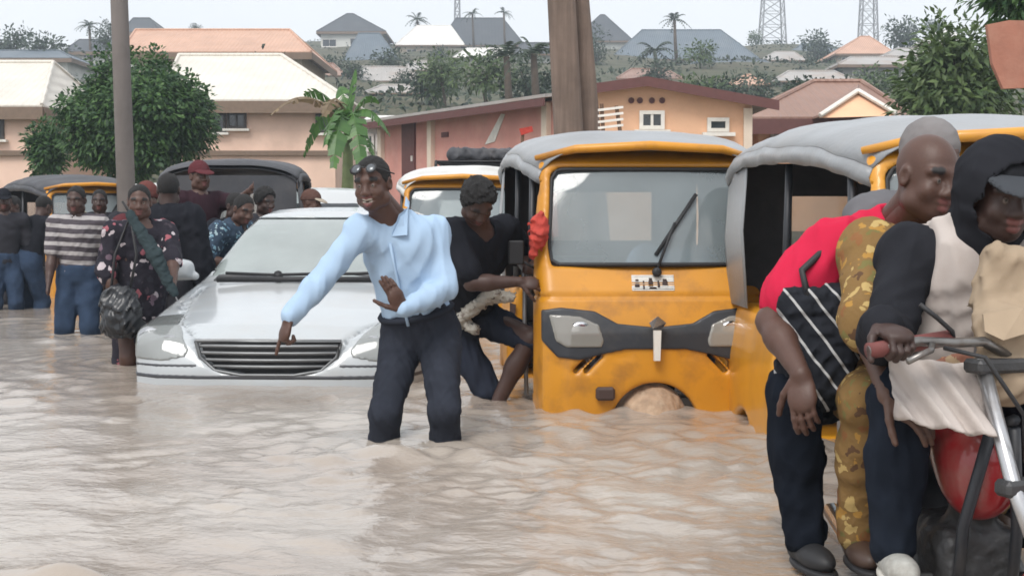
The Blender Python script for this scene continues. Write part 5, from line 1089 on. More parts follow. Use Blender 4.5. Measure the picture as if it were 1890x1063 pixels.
def figure(label, J, group=None, skin=0, h=.008, hh=.005, smile=False, hands=(), top=None, bottom=None, hair='short', shoes=None, arms=True, legs=True, cat='person', hair_m=None, seed=1):
    """a person: one body mesh, clothes and hair as children. top = dict(m, sleeve 0..1, hem, ease), bottom = dict(m, upto, ease)"""
    s = J['sc']; g0 = V(J['pelvis'][0], J['pelvis'][1], float(gz(J['pelvis'][0], J['pelvis'][1])))
    o = empty('person', g0, label, cat, group); col = V(*SKINS[skin])
    pr = torso_prims(J) + arm_prims(J, 'r') + arm_prims(J, 'l') + leg_prims(J, 'r') + leg_prims(J, 'l') + [(cone(J['nb'] - J['up']*.06*s, J['hc'] - J['hu']*.07*s, .064*s, .057*s), .03)]
    for sd in 'rl':
        A, K = J['a' + sd], J['k' + sd]; ff = J.get('toe' + sd, J['f']*V(1, 1, 0)); ff = unit(ff); pr += [(cone(A - ff*.035*s - V(0, 0, .035*s), A + ff*.14*s - V(0, 0, .05*s), .034*s, .028*s), .03)]
        if not any(q[0] == sd for q in hands):                  # relaxed hand
            fa = unit(J['w' + sd] - J['e' + sd]); pr += [(ell(J['w' + sd] + fa*.06*s, np.array([unit(np.cross(fa, J['r'])), fa, unit(np.cross(fa, np.cross(fa, J['r'])))]), V(.036, .06, .018)*s), .02)]
            for q in range(4): b_ = J['w' + sd] + fa*.095*s + unit(np.cross(fa, J['r']))*(q - 1.5)*.017*s; pr += [(cone(b_, b_ + (fa*.06 - J['f']*.012)*s, .009*s, .008*s), .004)]
            b_ = J['w' + sd] + fa*.03*s + unit(np.cross(fa, J['r']))*.03*s; pr += [(cone(b_, b_ + (fa*.05 + unit(np.cross(fa, J['r']))*.02)*s, .011*s, .009*s), .006)]
    g = union(pr, h*1.45); parts = [g.mesh(2)]
    hg, spots = head_grid(J, hh, smile); parts.append(hg.mesh(1))
    for (sd, hd, pn, curl) in hands: parts.append(hand_grid(J, sd, hd, pn, curl, max(.0035, hh*.8)).mesh(1))
    v, f = merge(parts); cols = np.tile(col, (len(v), 1))
    n0 = len(parts[0][0]); n1 = n0 + len(parts[1][0])
    for (c, r, cc) in spots:
        d = np.linalg.norm(v[n0:n1] - c, axis=1); w = np.clip((r*1.15 - d)/(r*.35), 0, 1)[:, None]; cols[n0:n1] = cols[n0:n1]*(1 - w) + np.array(cc)*w
    mesh_obj('body', v, f, m_skin, o, True, True, cols)
    # hair
    C = J['hc']; R = np.array([J['hr'], J['hf'], J['hu']]); T = lambda x, y, z: C + (J['hr']*x + J['hf']*y + J['hu']*z)*s
    if hair:
        e = dict(short=.0038, bushy=.02, shaved=.0032)[hair]
        q = Grid(C - .16*s, C + .17*s, max(.006, hh)); q.op(ell(T(0, -.012, .028), R, V(.076, .096, .092)*s + e*s), 0); q.op(half(T(0, .062, .062), J['hf']*.86 - J['hu']*.45), .012, 'i'); q.op(half(T(0, 0, -.045), -J['hu']), .01, 'i'); q.op(half(T(0, .03, .0), J['hf']*.8 - J['hu']*.65), .012, 'i'); q.noise(.0025 if hair != 'bushy' else .008, .025 if hair != 'bushy' else .04, seed)
        v, f = q.mesh(1); mesh_obj('hair', v, f, hair_m or m_hair, o, True)
    # clothes
    if top:
        e = top.get('ease', .014); t = torso_prims(J, e, top.get('belly', 0.)); sl = top.get('sleeve', 1.); cut = []
        if sl > 0:
            for sd in 'rl':
                ap = arm_prims(J, sd, e + top.get('loose', .004), sl)
                t += ap
        if top.get('skirt'): t += [(cone(J['pelvis'] + J['up']*.1*s, J['pelvis'] - V(0, 0, top['skirt']*s), .17*s + e, (.17 + top.get('flare', .08))*s + e, (J['f'], .8)), .05)]
        g = union(t, h*.95, .03)
        hem = top.get('hem', -.02); g.op(half(J['pelvis'] + J['up']*hem*s, -J['up']), .0, 'i') if not top.get('skirt') else None
        g.op(cone(J['nb'] + J['up']*.02*s + J['f']*.02*s, J['nb'] + J['up']*.2*s, .066*s, .075*s), .012, 's')
        g.noise(top.get('fold', .006), top.get('wl', .13), seed, aniso=top.get('aniso', (1, 1, .65)))
        v, f = g.mesh(2); mesh_obj(top.get('name', 'shirt'), v, f, top['m'], o, True)
    if bottom:
        e = bottom.get('ease', .024); up_ = bottom.get('upto', 1.); t = torso_prims(J, e - .002)[:1] + [(ell(J['pelvis'] + (J['nb'] - J['pelvis'])*.14, np.array([J['r'], J['f'], J['up']]), V(.15, .115, .09)*s + e), .04)]
        for sd in 'rl': t += leg_prims(J, sd, e, up_, bottom.get('flare', .012))
        g = union(t, h*.95, .03); cd = unit(bottom.get('cut', J['up'])); g.op(half(J['pelvis'] + cd*bottom.get('waist', .10)*s, cd), 0, 'i'); g.noise(bottom.get('fold', .006), bottom.get('wl', .11), seed + 9, aniso=(1, 1, .5))
        v, f = g.mesh(2); mesh_obj(bottom.get('name', 'trousers'), v, f, bottom['m'], o, True)
    if shoes:
        for sd in 'rl':
            A = J['a' + sd]; ff = unit(J.get('toe' + sd, J['f']*V(1, 1, 0))); sd_ = np.cross(ff, V(0, 0, 1)); R3 = np.array([sd_, ff, np.cross(sd_, ff)])
            g = union([(ell(A + ff*.075*s - V(0, 0, .045*s), R3, V(.046, .10, .040)*s), .02), (ell(A - ff*.03*s - V(0, 0, .03*s), R3, V(.042, .055, .055)*s), .03), (cone(A - ff*.01, A + V(0, 0, .03*s), .046*s, .044*s), .02)], .006); g.op(half(A - np.array(R3[2])*.078*s, -R3[2]), .006, 'i')
            v, f = g.mesh(2); so = mesh_obj('shoe', v, f, shoes[0], o, True)
            g = union([(ell(A + ff*.06*s - R3[2]*.075*s, R3, V(.050, .135, .03)*s), .01)], .006); g.op(half(A - R3[2]*.086*s, -R3[2]), 0, 'i'); g.op(half(A - R3[2]*.066*s, R3[2]), 0, 'i'); v, f = g.mesh(1); mesh_obj('sole', v, f, shoes[1], so, True)
    return o
def cap(o, J, m, brim=True, brim_m=None, e=.012, name='cap', lowr=.02):
    s = J['sc']; C = J['hc']; R = np.array([J['hr'], J['hf'], J['hu']]); T = lambda x, y, z: C + (J['hr']*x + J['hf']*y + J['hu']*z)*s
    q = Grid(C - .22*s, C + .22*s, .006); q.op(ell(T(0, -.010, .034), R, V(.076, .097, .092)*s + e), 0); q.op(half(T(0, .0, lowr), -J['hu'] + J['hf']*.15), .006, 'i'); q.noise(.002, .05, 2); v, f = q.mesh(1); c = mesh_obj(name, v, f, m, o, True)
    if brim:
        q = Grid(C - .25*s, C + .25*s, .005); R2 = np.array([J['hr'], unit(J['hf'] - J['hu']*.30), unit(J['hu'] + J['hf']*.30)]); c0 = T(0, .085, lowr + .012); q.op(ell(c0, R2, V(.085, .088, .02)*s), 0); q.op(ell(c0 - R2[2]*.010*s, R2, V(.09, .093, .02)*s), .0, 's'); q.op(half(T(0, .06, 0), -J['hf']), .01, 'i'); v, f = q.mesh(2); mesh_obj('brim', v, f, brim_m or m, c, True)
    return c
def dirv(yaw, pitch=0.): a = radians(yaw); p = radians(pitch); return V(sin(a)*cos(p), -cos(a)*cos(p), sin(p))    # yaw 0 looks at the camera, + turns to the viewer's right

# ---- the man in the light blue shirt, wading and pointing
c_blue = cloth('light_blue_shirt', (.37, .50, .66), var=.06, scale=4, bump=.5, bscale=18); c_navy = cloth('dark_slate_trousers', (.030, .034, .046), var=.2)
J = make_pose(P(775, 606, 6.62), dirv(-14), P(728, 402, 6.50) - P(775, 606, 6.62), .99, hf=dirv(-16, -8), hu=V(-.10, -.12, 1), headc=P(688, 338, 6.36), neckb=P(728, 404, 6.5), shr=P(665, 428, 6.42), shl=P(800, 430, 6.58),
    wr=P(533, 588, 6.15), er=V(-.5, .3, -.6), wl=P(742, 572, 6.30), el=V(.9, .25, -.35), ar=P(706, 905, 6.55), al=P(822, 905, 6.50), kr=V(-.1, -1, 0), kl=V(.1, -1, 0))
man = figure('wading man in light blue shirt and dark trousers laughing and pointing down at the car', J, None, 0, .0078, .0038, True,
    hands=(('r', V(-.28, -.1, -1), V(-.75, -.5, .2), (.7, .02, 1.3, 1.4, 1.4)), ('l', V(-.42, -.28, .95), V(.5, -.7, .1), (.3, .1, .12, .2, .3))),
    top=dict(m=c_blue, sleeve=.98, ease=.011, loose=.003, hem=.095, fold=.0065, wl=.16, belly=.010, aniso=(1, 1, .75)), bottom=dict(m=c_navy, ease=.013, flare=.006, waist=.120, fold=.006, wl=.10), seed=4)
Jm = J; s = .99; nb, u_, f_, r_ = J['nb'], J['up'], J['f'], J['r']
for sg in (1, -1):                                            # collar leaves, placket, cuffs
    a, b_, c_, d_ = nb + (r_*sg*.012 + f_*.118 - u_*.055), nb + (r_*sg*.085 + f_*.115 - u_*.060), nb + (r_*sg*.088 + f_*.02 + u_*.045), nb + (r_*sg*.055 + f_*.075 + u_*.030); e_ = nb + (r_*sg*.07 - f_*.06 + u_*.055)
    MB().prism([a, b_, c_, d_], f_*.012 + u_*.006).add([c_, e_, e_ + u_*.03 - r_*sg*.012, c_ + u_*.012 - r_*sg*.02], [(0, 1, 2, 3)]).build('collar', c_blue, man, False, True)
MB().tube([nb + f_*.135 - u_*.08, nb + f_*.150 - u_*.18, nb + f_*.158 - u_*.30, nb + f_*.150 - u_*.42, nb + f_*.148 - u_*.475], .0075, 6).build('placket', c_blue, man, True)
MB().tube([J['pelvis'] + u_*.085 + (r_*cos(w)*.172 + f_*sin(w)*.136) for w in np.linspace(0, 2*pi, 30)], .016, 6, False).build('waistband', c_navy, man, True)
# sunglasses pushed up on his head
hr, hf, hu, hc = J['hr'], J['hf'], J['hu'], J['hc']; sg_o = empty('sunglasses', hc + hu*.09 + hf*.08, 'sunglasses pushed up on the head of the man in light blue', 'sunglasses'); tl = unit(hu*.75 - hf*.2)
m_shade = mat('mirror_lens', (.10, .11, .12), .12, .1, 5, metal=.3)
for x in (-1, 1):
    c_ = hc + hr*x*.036 + hf*.088 + hu*.075; n_ = unit(hf*.75 + hu*.65 + hr*x*.12); MB().lathe([(.004, -.002), (.020, -.002), (.022, .002), (.018, .005)], c_, n_, 16).build('lens', m_shade, sg_o, True)
    MB().tube([c_ + unit(np.cross(n_, hr)*sin(w) + hr*cos(w))*.022 for w in np.linspace(0, 2*pi, 17)], .0045, 6, False).build('rim', m_black, sg_o, True)
    MB().tube([c_ + hr*x*.027, hc + hr*x*.082 + hf*.04 + hu*.055, hc + hr*x*.088 - hf*.05 + hu*.03], .0035, 6).build('temple_arm', m_black, sg_o, True)
MB().tube([hc + hr*.010 + hf*.094 + hu*.079, hc + hf*.098 + hu*.082, hc - hr*.010 + hf*.094 + hu*.079], .0035, 6).build('bridge', m_black, sg_o, True)

# ---- the man in black pushing the orange rickshaw
c_black = cloth('black_tee', (.016, .017, .022), var=.2); c_dshort = cloth('dark_blue_shorts', (.025, .03, .045), var=.2)
J = make_pose(P(858, 585, 8.0), dirv(35), P(885, 415, 7.62) - P(858, 585, 8.0), .98, hf=dirv(30, -58), hu=V(.35, -1.0, .8), headc=P(882, 372, 7.45), neckb=P(888, 425, 7.62), shr=P(838, 432, 7.56), shl=P(930, 425, 7.80),
    wr=P(958, 520, 7.52), er=V(-.3, -.3, -1), wl=P(972, 498, 7.75), el=V(.5, .2, -.8), ar=P(872, 810, 8.15), al=P(918, 745, 7.85), kr=V(.5, -.6, 0), kl=V(.7, -.7, 0.2))
J['kl'], J['al'] = ik(J['ql'], P(916, 748, 7.80), .43*.98, .43*.98, V(.9, -.6, .1))
pusher = figure('man in black tee and rolled shorts pushing the orange rickshaw from its side', J, None, 1, .0095, .0045, False,
    hands=(('r', V(.95, .1, -.1), V(.1, -.8, .6), (.5, .7, .75, .8, .8)), ('l', V(.9, .1, .1), V(0, -.8, .5), (.5, .7, .75, .8, .8))),
    top=dict(m=c_black, sleeve=.40, ease=.018, loose=.012, hem=-.02, fold=.008), bottom=dict(m=c_dshort, upto=.50, ease=.018, flare=.0, name='shorts'), hair='bushy', seed=7)
# waist cloth tied round his hips
g = union([(cone(P(846, 590, 7.80), P(905, 545, 7.72), .035, .045), .02), (cone(P(905, 545, 7.72), P(942, 548, 7.70), .045, .03), .02), (cone(P(858, 600, 7.8), P(880, 610, 7.78), .03, .025), .02)], .008); g.noise(.012, .06, 8); v, f = g.mesh(1)
mesh_obj('tied_cloth', v, f, print_mat('grey_patterned_cloth', (.36, .34, .30), [(.07, .06, .06), (.5, .48, .44), (.2, .17, .15)], 26, .3), pusher, True)

# ---- the crowd round the white car and beyond
CG = 'people wading round the stranded vehicles'
c_stripe = print_mat('striped_polo', (.075, .065, .075), [(.36, .34, .34)], 1, stripes=('Z', 13.0, ('X', .06), .56)); c_greenstripe = c_stripe
c_jean = cloth('blue_jeans', (.035, .055, .095), var=.25); c_floral = print_mat('dark_floral_dress', (.022, .020, .028), [(.45, .40, .42), (.05, .04, .05), (.30, .10, .12), (.03, .03, .04), (.14, .10, .13)], 15, .38)
c_plaid = print_mat('teal_print_shirt', (.035, .055, .085), [(.20, .34, .42), (.06, .10, .16), (.32, .42, .46), (.10, .18, .26)], 24, .36); c_maroon = cloth('maroon_cloth', (.10, .03, .035)); c_dgrey = cloth('charcoal_cloth', (.035, .035, .042), var=.2); c_tan = cloth('tan_cloth', (.25, .18, .12)); c_grey = cloth('mid_grey_cloth', (.14, .14, .15))
def stand(label, X, Y, yaw=0, lean=0, sc=1., head=(0, 0), lift=0., **k):
    """a standing figure; head = (turn, pitch) added to the body's yaw; extra arguments go to the pose or the figure"""
    f0 = dirv(yaw); up = unit(V(0, 0, 1)*cos(radians(lean)) + f0*sin(radians(lean))); z = float(gz(X, Y)) + .935*sc + lift
    pk = {q: k.pop(q) for q in ('wr', 'wl', 'er', 'el', 'ar', 'al', 'torso') if q in k}
    J = make_pose(V(X, Y, z - .03*sin(radians(lean))), f0, up, sc, hf=dirv(yaw + head[0], head[1] - lean*.3), hu=unit(up + V(0, 0, .6) - dirv(yaw + head[0])*sin(radians(head[1]))*.6), **pk)
    return figure(label, J, CG, k.pop('skin', 1), k.pop('h', .014), k.pop('hh', .0075), **k), J
p_, Jx = stand('young man in striped polo and blue jeans wading behind the woman', -3.78, 12.3, 4, 3, .99, (-6, -16), top=dict(m=c_stripe, sleeve=.42, ease=.016, loose=.012, hem=-.10, fold=.008), bottom=dict(m=c_jean, ease=.024), wr=V(-3.98, 12.05, .36), wl=V(-3.44, 12.35, .42), seed=21)
MB().tube([Jx['nb'] + Jx['r']*.078*cos(w) + Jx['f']*(.085*sin(w) + .01) + Jx['up']*(.015 - .045*sin(w)) for w in np.linspace(0, 2*pi, 24)], .014, 6, False).build('pale_neckband', cloth('pale_rib', (.5, .46, .34)), p_, True)
p_, Jx = stand('woman in dark floral dress standing beside the white car bonnet', -2.60, 9.80, 28, 6, .97, (-16, -6), skin=0, hair='shaved', top=dict(m=c_floral, sleeve=.6, ease=.010, loose=.010, skirt=.55, flare=.02, fold=.010, name='dress'), wr=P(222, 560, 9.55), wl=P(322, 530, 9.40), er=V(-.8, 0, -.5), el=V(.4, .5, -.4), h=.011, hh=.006, seed=22)
# her bag and folded umbrella
g = union([(ell(V(0, 0, 0), I3, V(.14, .09, .17)), .0), (ell(V(.02, 0, -.09), I3, V(.15, .10, .10)), .05)], .009); g.noise(.018, .12, 5); v, f = g.mesh(1); bo = empty('handbag', P(228, 560, 9.5), 'bulging black handbag carried by the woman in the floral dress', 'bag')
mesh_obj('pouch', v + P(222, 572, 9.5), f, mat('shiny_black_vinyl', (.02, .022, .026), .3, .3, 7), bo, True); MB().tube([P(205, 535, 9.5), P(212, 470, 9.58), P(240, 400, 9.62), P(252, 470, 9.5), P(240, 535, 9.5)], .010, 6).build('strap', m_black, bo, True)
um = empty('folded_umbrella', P(318, 545, 9.32), 'folded dark grey umbrella held slanting by the woman in the floral dress', 'umbrella'); g = union([(cone(P(240, 395, 9.42), P(285, 470, 9.34), .030, .052), .02), (cone(P(285, 470, 9.34), P(322, 542, 9.30), .052, .030), .02)], .007); g.noise(.007, .06, 6); v, f = g.mesh(1)
mesh_obj('canopy', v, f, cloth('umbrella_cloth', (.035, .05, .055)), um, True); MB().tube([P(226, 372, 9.44), P(240, 395, 9.42)], .008, 6).build('handle', m_black, um, True); MB().tube([P(322, 542, 9.30), P(328, 556, 9.29)], .005, 6).build('tip', m_steel, um, True)
p_, Jx = stand('heavily built person in plain black with back turned behind the woman', -2.64, 10.75, 165, 4, 1.03, (20, 0), skin=3, top=dict(m=c_black, sleeve=.98, ease=.035, loose=.02, hem=-.22, fold=.01), bottom=dict(m=c_dgrey), seed=23)
p_, Jx = stand('stooping person in teal printed shirt pushing at the white car door', -2.50, 11.75, 62, 30, 1.0, (-18, -10), skin=0, top=dict(m=c_plaid, sleeve=.45, ease=.018, loose=.015, hem=-.08, fold=.01), bottom=dict(m=c_dgrey), wr=V(-2.20, 11.35, .62), wl=V(-2.12, 12.1, .66), seed=24)
p_, Jx = stand('tall person in maroon cap and dark top resting an arm over the car', -2.83, 12.75, 40, 0, 1.06, (0, 0), skin=0, top=dict(m=cloth('dark_plum_cloth', (.035, .018, .024)), sleeve=.4, ease=.018, loose=.01, hem=-.1), bottom=dict(m=c_dgrey), wl=V(-2.32, 12.45, 1.24), el=V(.3, 0, -.2), lift=.10, seed=25); cap(p_, Jx, c_maroon)
p_, Jx = stand('person in red brown head wrap behind the woman in the floral dress', -2.98, 11.5, 20, 0, .99, (10, 0), skin=0, hair=None, top=dict(m=c_maroon, sleeve=.9, ease=.018, hem=-.1), bottom=dict(m=c_dgrey), seed=26); cap(p_, Jx, cloth('red_brown_wrap', (.12, .045, .04)), False, e=.02, name='head_wrap', lowr=-.01)
p_, Jx = stand('person with short black hair pushing behind the teal printed shirt', -2.42, 13.35, 40, 12, 1.0, (10, -14), skin=3, hair='bushy', top=dict(m=c_dgrey, sleeve=.5, ease=.018, hem=-.1), bottom=dict(m=c_jean), seed=27)
p_, Jx = stand('person in brown cap with pale brim behind the white car roof', -2.12, 14.2, 75, 8, .99, (0, -6), skin=0, hair=None, top=dict(m=c_tan, sleeve=.5, ease=.018, hem=-.1), bottom=dict(m=c_dgrey), seed=28); cap(p_, Jx, cloth('brown_cap', (.10, .055, .045)), True, cloth('pale_brim', (.36, .31, .25)))
p_, Jx = stand('person in dark cap and grey top wading at the tail of the small distant rickshaw', -5.55, 15.4, 20, 0, 1.0, (0, 0), skin=1, hair=None, top=dict(m=c_dgrey, sleeve=.5, ease=.018, hem=-.1), bottom=dict(m=c_jean), seed=29, h=.016, hh=.009); cap(p_, Jx, c_black)
p_, Jx = stand('bare headed wader in plain black behind the capped wader by the distant rickshaw', -5.70, 16.3, -30, 6, .97, (0, -10), skin=1, top=dict(m=c_black, sleeve=.5, ease=.018, hem=-.1), bottom=dict(m=c_dgrey), seed=30, h=.016, hh=.009)
p_, Jx = stand('person in black top and jeans leaning into the small distant rickshaw', -5.35, 15.5, 150, 22, 1.0, (0, -20), skin=1, top=dict(m=c_black, sleeve=.5, ease=.018, hem=-.1), bottom=dict(m=c_jean), seed=31, h=.017, hh=.01)
p_, Jx = stand('wader in dark grey walking just behind the striped shirt man', -3.62, 13.6, 10, 2, 1.0, (12, -6), skin=3, top=dict(m=c_dgrey, sleeve=.9, ease=.018, hem=-.1), bottom=dict(m=c_dgrey), seed=32)
p_, Jx = stand('person in charcoal standing between the striped polo and the floral dress', -3.32, 12.9, -15, 0, .96, (10, -4), skin=1, top=dict(m=c_black, sleeve=.9, ease=.02, hem=-.12), bottom=dict(m=c_dgrey), seed=33)

pv = V(.97, 8.42, .33); J = make_pose(pv, dirv(6), V(.0, .12, 1), .97, hf=dirv(0, -4), wr=V(.72, 8.02, .66), wl=V(1.08, 8.04, .66), er=V(-.6, .3, -.8), el=V(.6, .3, -.8), ar=V(.86, 8.05, .06), al=V(1.08, 8.05, .06))  # added seated figure, stands in for a pale blue reflection on the windscreen
figure('added pale blue figure standing in for a reflection in the orange rickshaw windscreen', J, None, 1, .014, .008, top=dict(m=c_blue, sleeve=.45, ease=.02, loose=.012, hem=-.05), bottom=dict(m=c_dgrey), seed=51)

p_, Jx = stand('dark dressed person peering past the striped polo at the distant rickshaw', -4.45, 15.2, 30, 4, 1.0, (-20, -4), skin=3, top=dict(m=c_dgrey, sleeve=.9, ease=.018, hem=-.1), bottom=dict(m=c_dgrey), seed=61)
p_, Jx = stand('person in brown top standing between the floral dress and the black canopied rickshaw', -3.35, 13.9, -10, 2, 1.03, (14, -4), skin=1, top=dict(m=c_maroon, sleeve=.5, ease=.018, hem=-.1), bottom=dict(m=c_dgrey), seed=62)
p_, Jx = stand('person in black leaning on the rear wing of the white car', -2.62, 12.55, 60, 18, .98, (-10, -10), skin=3, top=dict(m=c_black, sleeve=.5, ease=.018, hem=-.1), bottom=dict(m=c_dgrey), seed=63)

# ================================================================== motorcycle with three riders
BF = V(0, -1., 0); BS = np.cross(BF, V(0, 0, 1)); UP = V(0, 0, 1); BG = -.31         # heading, rider's right, ground under it
ST = V(1.235, 3.50, 0)                                                      # steering stem in plan
def B(fw, sd, z): return ST + BF*fw + BS*sd + UP*(z + BG)
SF = unit(V(.35, -.94, 0)); SS = np.cross(SF, UP); RS = np.array([SS, SF, UP])                       # the steered front end
def Bs(fw, sd, z): return ST + SF*fw + SS*sd + UP*(z + BG)
RB = np.array([BS, BF, UP])
bk = empty('motorcycle', B(-.6, 0, 0), 'worn motorcycle with red tank and chrome fork carrying three people', 'motorcycle')
m_redp = mat('red_tank_paint', (.36, .02, .025), .3, .15, 5, coat=.5, dirt=(.30, .22, .18), dirt_amt=.5, dirt_scale=6); m_engine = mat('oily_engine', (.06, .06, .062), .5, .3, 12, .3, metal=.4); m_bar2 = mat('dull_dark_chrome', (.22, .21, .20), .32, .3, 9, metal=.8, dirt=(.10, .06, .04), dirt_amt=.6, dirt_scale=20); m_fork = mat('worn_fork_chrome', (.52, .52, .53), .28, .2, 8, metal=.8, dirt=(.22, .17, .13), dirt_amt=.5, dirt_scale=10); m_grip = mat('maroon_grip', (.16, .045, .04), .7, .2, 20)
for nm, fw in (('front_wheel', .40), ('rear_wheel', -.88)):
    B_ = B; B = Bs if fw > 0 else B; BS_, BF_ = BS, BF; BS, BF = (SS, SF) if fw > 0 else (BS, BF)
    w = MB().lathe([(.235, -.03), (.27, -.045), (.295, -.03), (.305, 0), (.295, .03), (.27, .045), (.235, .03)], B(fw, 0, .305), BS, 30).build(nm, m_black, bk, True)
    MB().lathe([(.215, -.025), (.238, -.03), (.238, .03), (.215, .025)], B(fw, 0, .305), BS, 30).build('rim', m_chrome, w, True); MB().lathe([(.02, -.07), (.06, -.05), (.06, .05), (.02, .07)], B(fw, 0, .305), BS, 14).build('hub', m_engine, w, True)
    sp = MB()
    for k in range(18): a = 2*pi*k/18; e = BF*cos(a) + UP*sin(a); sp.tube([B(fw, .04*(-1)**k, .305) + e*.05, B(fw, 0, .305) + e*.222], .003, 4)
    sp.build('spoke', m_chrome, w); B, BS, BF = B_, BS_, BF_
for sd in (-.095, .095):
    fk = MB().tube([Bs(.02, sd, 1.0), Bs(.15, sd, .70), Bs(.24, sd, .56)], .019, 12).build('fork_leg', m_fork, bk, True); MB().tube([Bs(.23, sd, .58), Bs(.39, sd, .30)], .030, 12).build('fork_slider', m_fork, fk, True)
MB().bbox(Bs(.14, 0, .705), (.26, .06, .04), .012, RS.T).build('fork_clamp', m_engine, bk); MB().bbox(Bs(.025, 0, .985), (.26, .07, .035), .012, RS.T).build('top_clamp', m_engine, bk)
def Bh(fw, sd, z): return Bs(fw, sd, z + .10)
hb = MB().tube([Bh(.02, 0, .90), Bh(.02, .09, .945), Bh(.03, .19, .945), Bh(.01, .27, 0.950), Bh(-.01, .40, .93)], .0125, 10)
hb.tube([Bh(.02, 0, .90), Bh(.02, -.09, .945), Bh(.03, -.19, .945), Bh(.01, -.27, 0.950), Bh(-.01, -.40, .93)], .0125, 10); hb = hb.build('handlebar', m_bar2, bk, True)
for sd in (1, -1):
    MB().tube([Bh(.0, sd*.17, .955), Bh(-.012, sd*.40, .929)], .020, 10).build('grip', m_grip, hb, True)
    MB().tube([Bh(.02, sd*.24, .945), Bh(.07, sd*.28, .935), Bh(.075, sd*.35, .91)], .008, 8).build('brake_lever', m_bar2, hb, True)
    MB().tube([Bh(.04, sd*.22, .935), Bh(.14, sd*.18, .92), Bh(.16, sd*.08, .78), Bh(.12, sd*.04, .66)], .006, 6).build('brake_cable', m_black, hb, True)
hl = MB().lathe([(.02, -.07), (.05, -.04), (.06, 0), (.06, .015), (.05, .025)], Bs(.20, -.10, .80), BF, 20).build('headlamp', m_plastic, bk, True); MB().lathe([(.01, .02), (.05, .022), (.04, .03), (.01, .033)], Bs(.20, -.10, .80), BF, 20).build('lens', m_lens, hl, True)
MB().tube([P(1762, 640, 3.44), P(1758, 612, 3.42), P(1728, 585, 3.40), P(1698, 562, 3.40)], .006, 8).build('mirror_stalk', m_black, hb, True)
g = union([(ell(B(-.30, 0, .74), RB, V(.10, .22, .10)), 0), (ell(B(-.20, 0, .66), RB, V(.095, .12, .11)), .08)], .009); v, f = g.mesh(2); tk = mesh_obj('fuel_tank', v, f, m_redp, bk, True); MB().lathe([(.035, 0), (.035, .02), (.02, .026)], B(-.26, 0, .86), UP, 14).build('filler_cap', m_chrome, tk, True)
g = union([(rbox(B(-.62, 0, .70), RB, V(.115, .20, .035), .03), 0), (rbox(B(-.98, 0, .725), RB, V(.11, .22, .035), .03), .05)], .01); v, f = g.mesh(2); mesh_obj('seat', v, f, m_seat, bk, True)
g = union([(rbox(B(-.32, 0, .40), RB, V(.11, .16, .13), .04), 0), (cone(B(-.30, 0, .45), B(-.22, 0, .60), .07, .06), .03), (cone(B(-.42, -.13, .34), B(-.42, .14, .34), .085, .085), .02)], .01); g.noise(.006, .05, 3); v, f = g.mesh(1); mesh_obj('engine', v, f, m_engine, bk, True)
fr = MB()
for sd in (-.07, .07): fr.tube([B(-.02, sd*.4, .82), B(-.10, sd, .55), B(-.15, sd, .30), B(-.6, sd, .27), B(-.88, sd*1.6, .31)], .016, 8); fr.tube([B(-.02, sd*.4, .84), B(-.5, sd, .72), B(-1.15, sd, .74)], .016, 8); fr.tube([B(-.95, sd*1.7, .70), B(-.88, sd*1.8, .32)], .026, 8)
fr.build('frame', m_plastic, bk, True); MB().tube([B(-.2, .12, .36), B(-.3, .15, .26), B(-.7, .16, .27), B(-1.15, .17, .36)], [.02, .022, .035, .04], 10).build('exhaust', m_chrome, bk, True)
for fw in (-.24, -.66): MB().tube([B(fw, -.24, .385), B(fw, .24, .385)], .014, 8).build('foot_peg', m_black, bk, True)
for nm, fw, r in (('front_fender', .40, .335), ('rear_fender', -.88, .345)):
    B_ = B; B = Bs if fw > 0 else B; BF_ = BF; BF = SF if fw > 0 else BF; mb = MB(); A0 = np.linspace(radians(25), radians(165), 14) if fw > 0 else np.linspace(radians(20), radians(170), 14); mb.sheet([[B(fw, x*.065, .305) + (BF*cos(a)*(-1 if fw > 0 else -1) + UP*sin(a))*(r - .02*x*x) for x in np.linspace(-1, 1, 5)] for a in A0]); q = mb.build(nm, m_redp if fw > 0 else m_plastic, bk, True); md = q.modifiers.new('t', 'SOLIDIFY'); md.thickness = .006; B, BF = B_, BF_

MG = 'people riding the motorcycle'
c_white = cloth('offwhite_vest', (.50, .45, .42), var=.10, scale=5, bump=.6, bscale=14, dirt=(.36, .29, .26), dirt_amt=.5, dirt_scale=5); c_hood = cloth('black_hood', (.022, .023, .028), var=.2); c_jeand = cloth('dark_blue_denim', (.016, .021, .032), var=.3); c_red = cloth('crimson_tee', (.52, .022, .06), var=.08, scale=4, bump=.5, bscale=14); c_blackp = cloth('black_trousers', (.010, .013, .020), var=.2)
c_ankara = print_mat('ochre_wax_print', (.20, .12, .045), [(.36, .20, .05), (.10, .055, .03), (.42, .30, .12), (.22, .10, .04), (.16, .14, .05)], 24, .42); m_sneak = mat('grey_white_sneaker', (.45, .45, .42), .7, .3, 20, .3, dirt=(.16, .13, .10), dirt_amt=.6, dirt_scale=12); m_sole = mat('sneaker_sole', (.55, .53, .48), .8); c_khaki = cloth('khaki_cloth', (.36, .28, .20), var=.12, bump=.6, bscale=16)
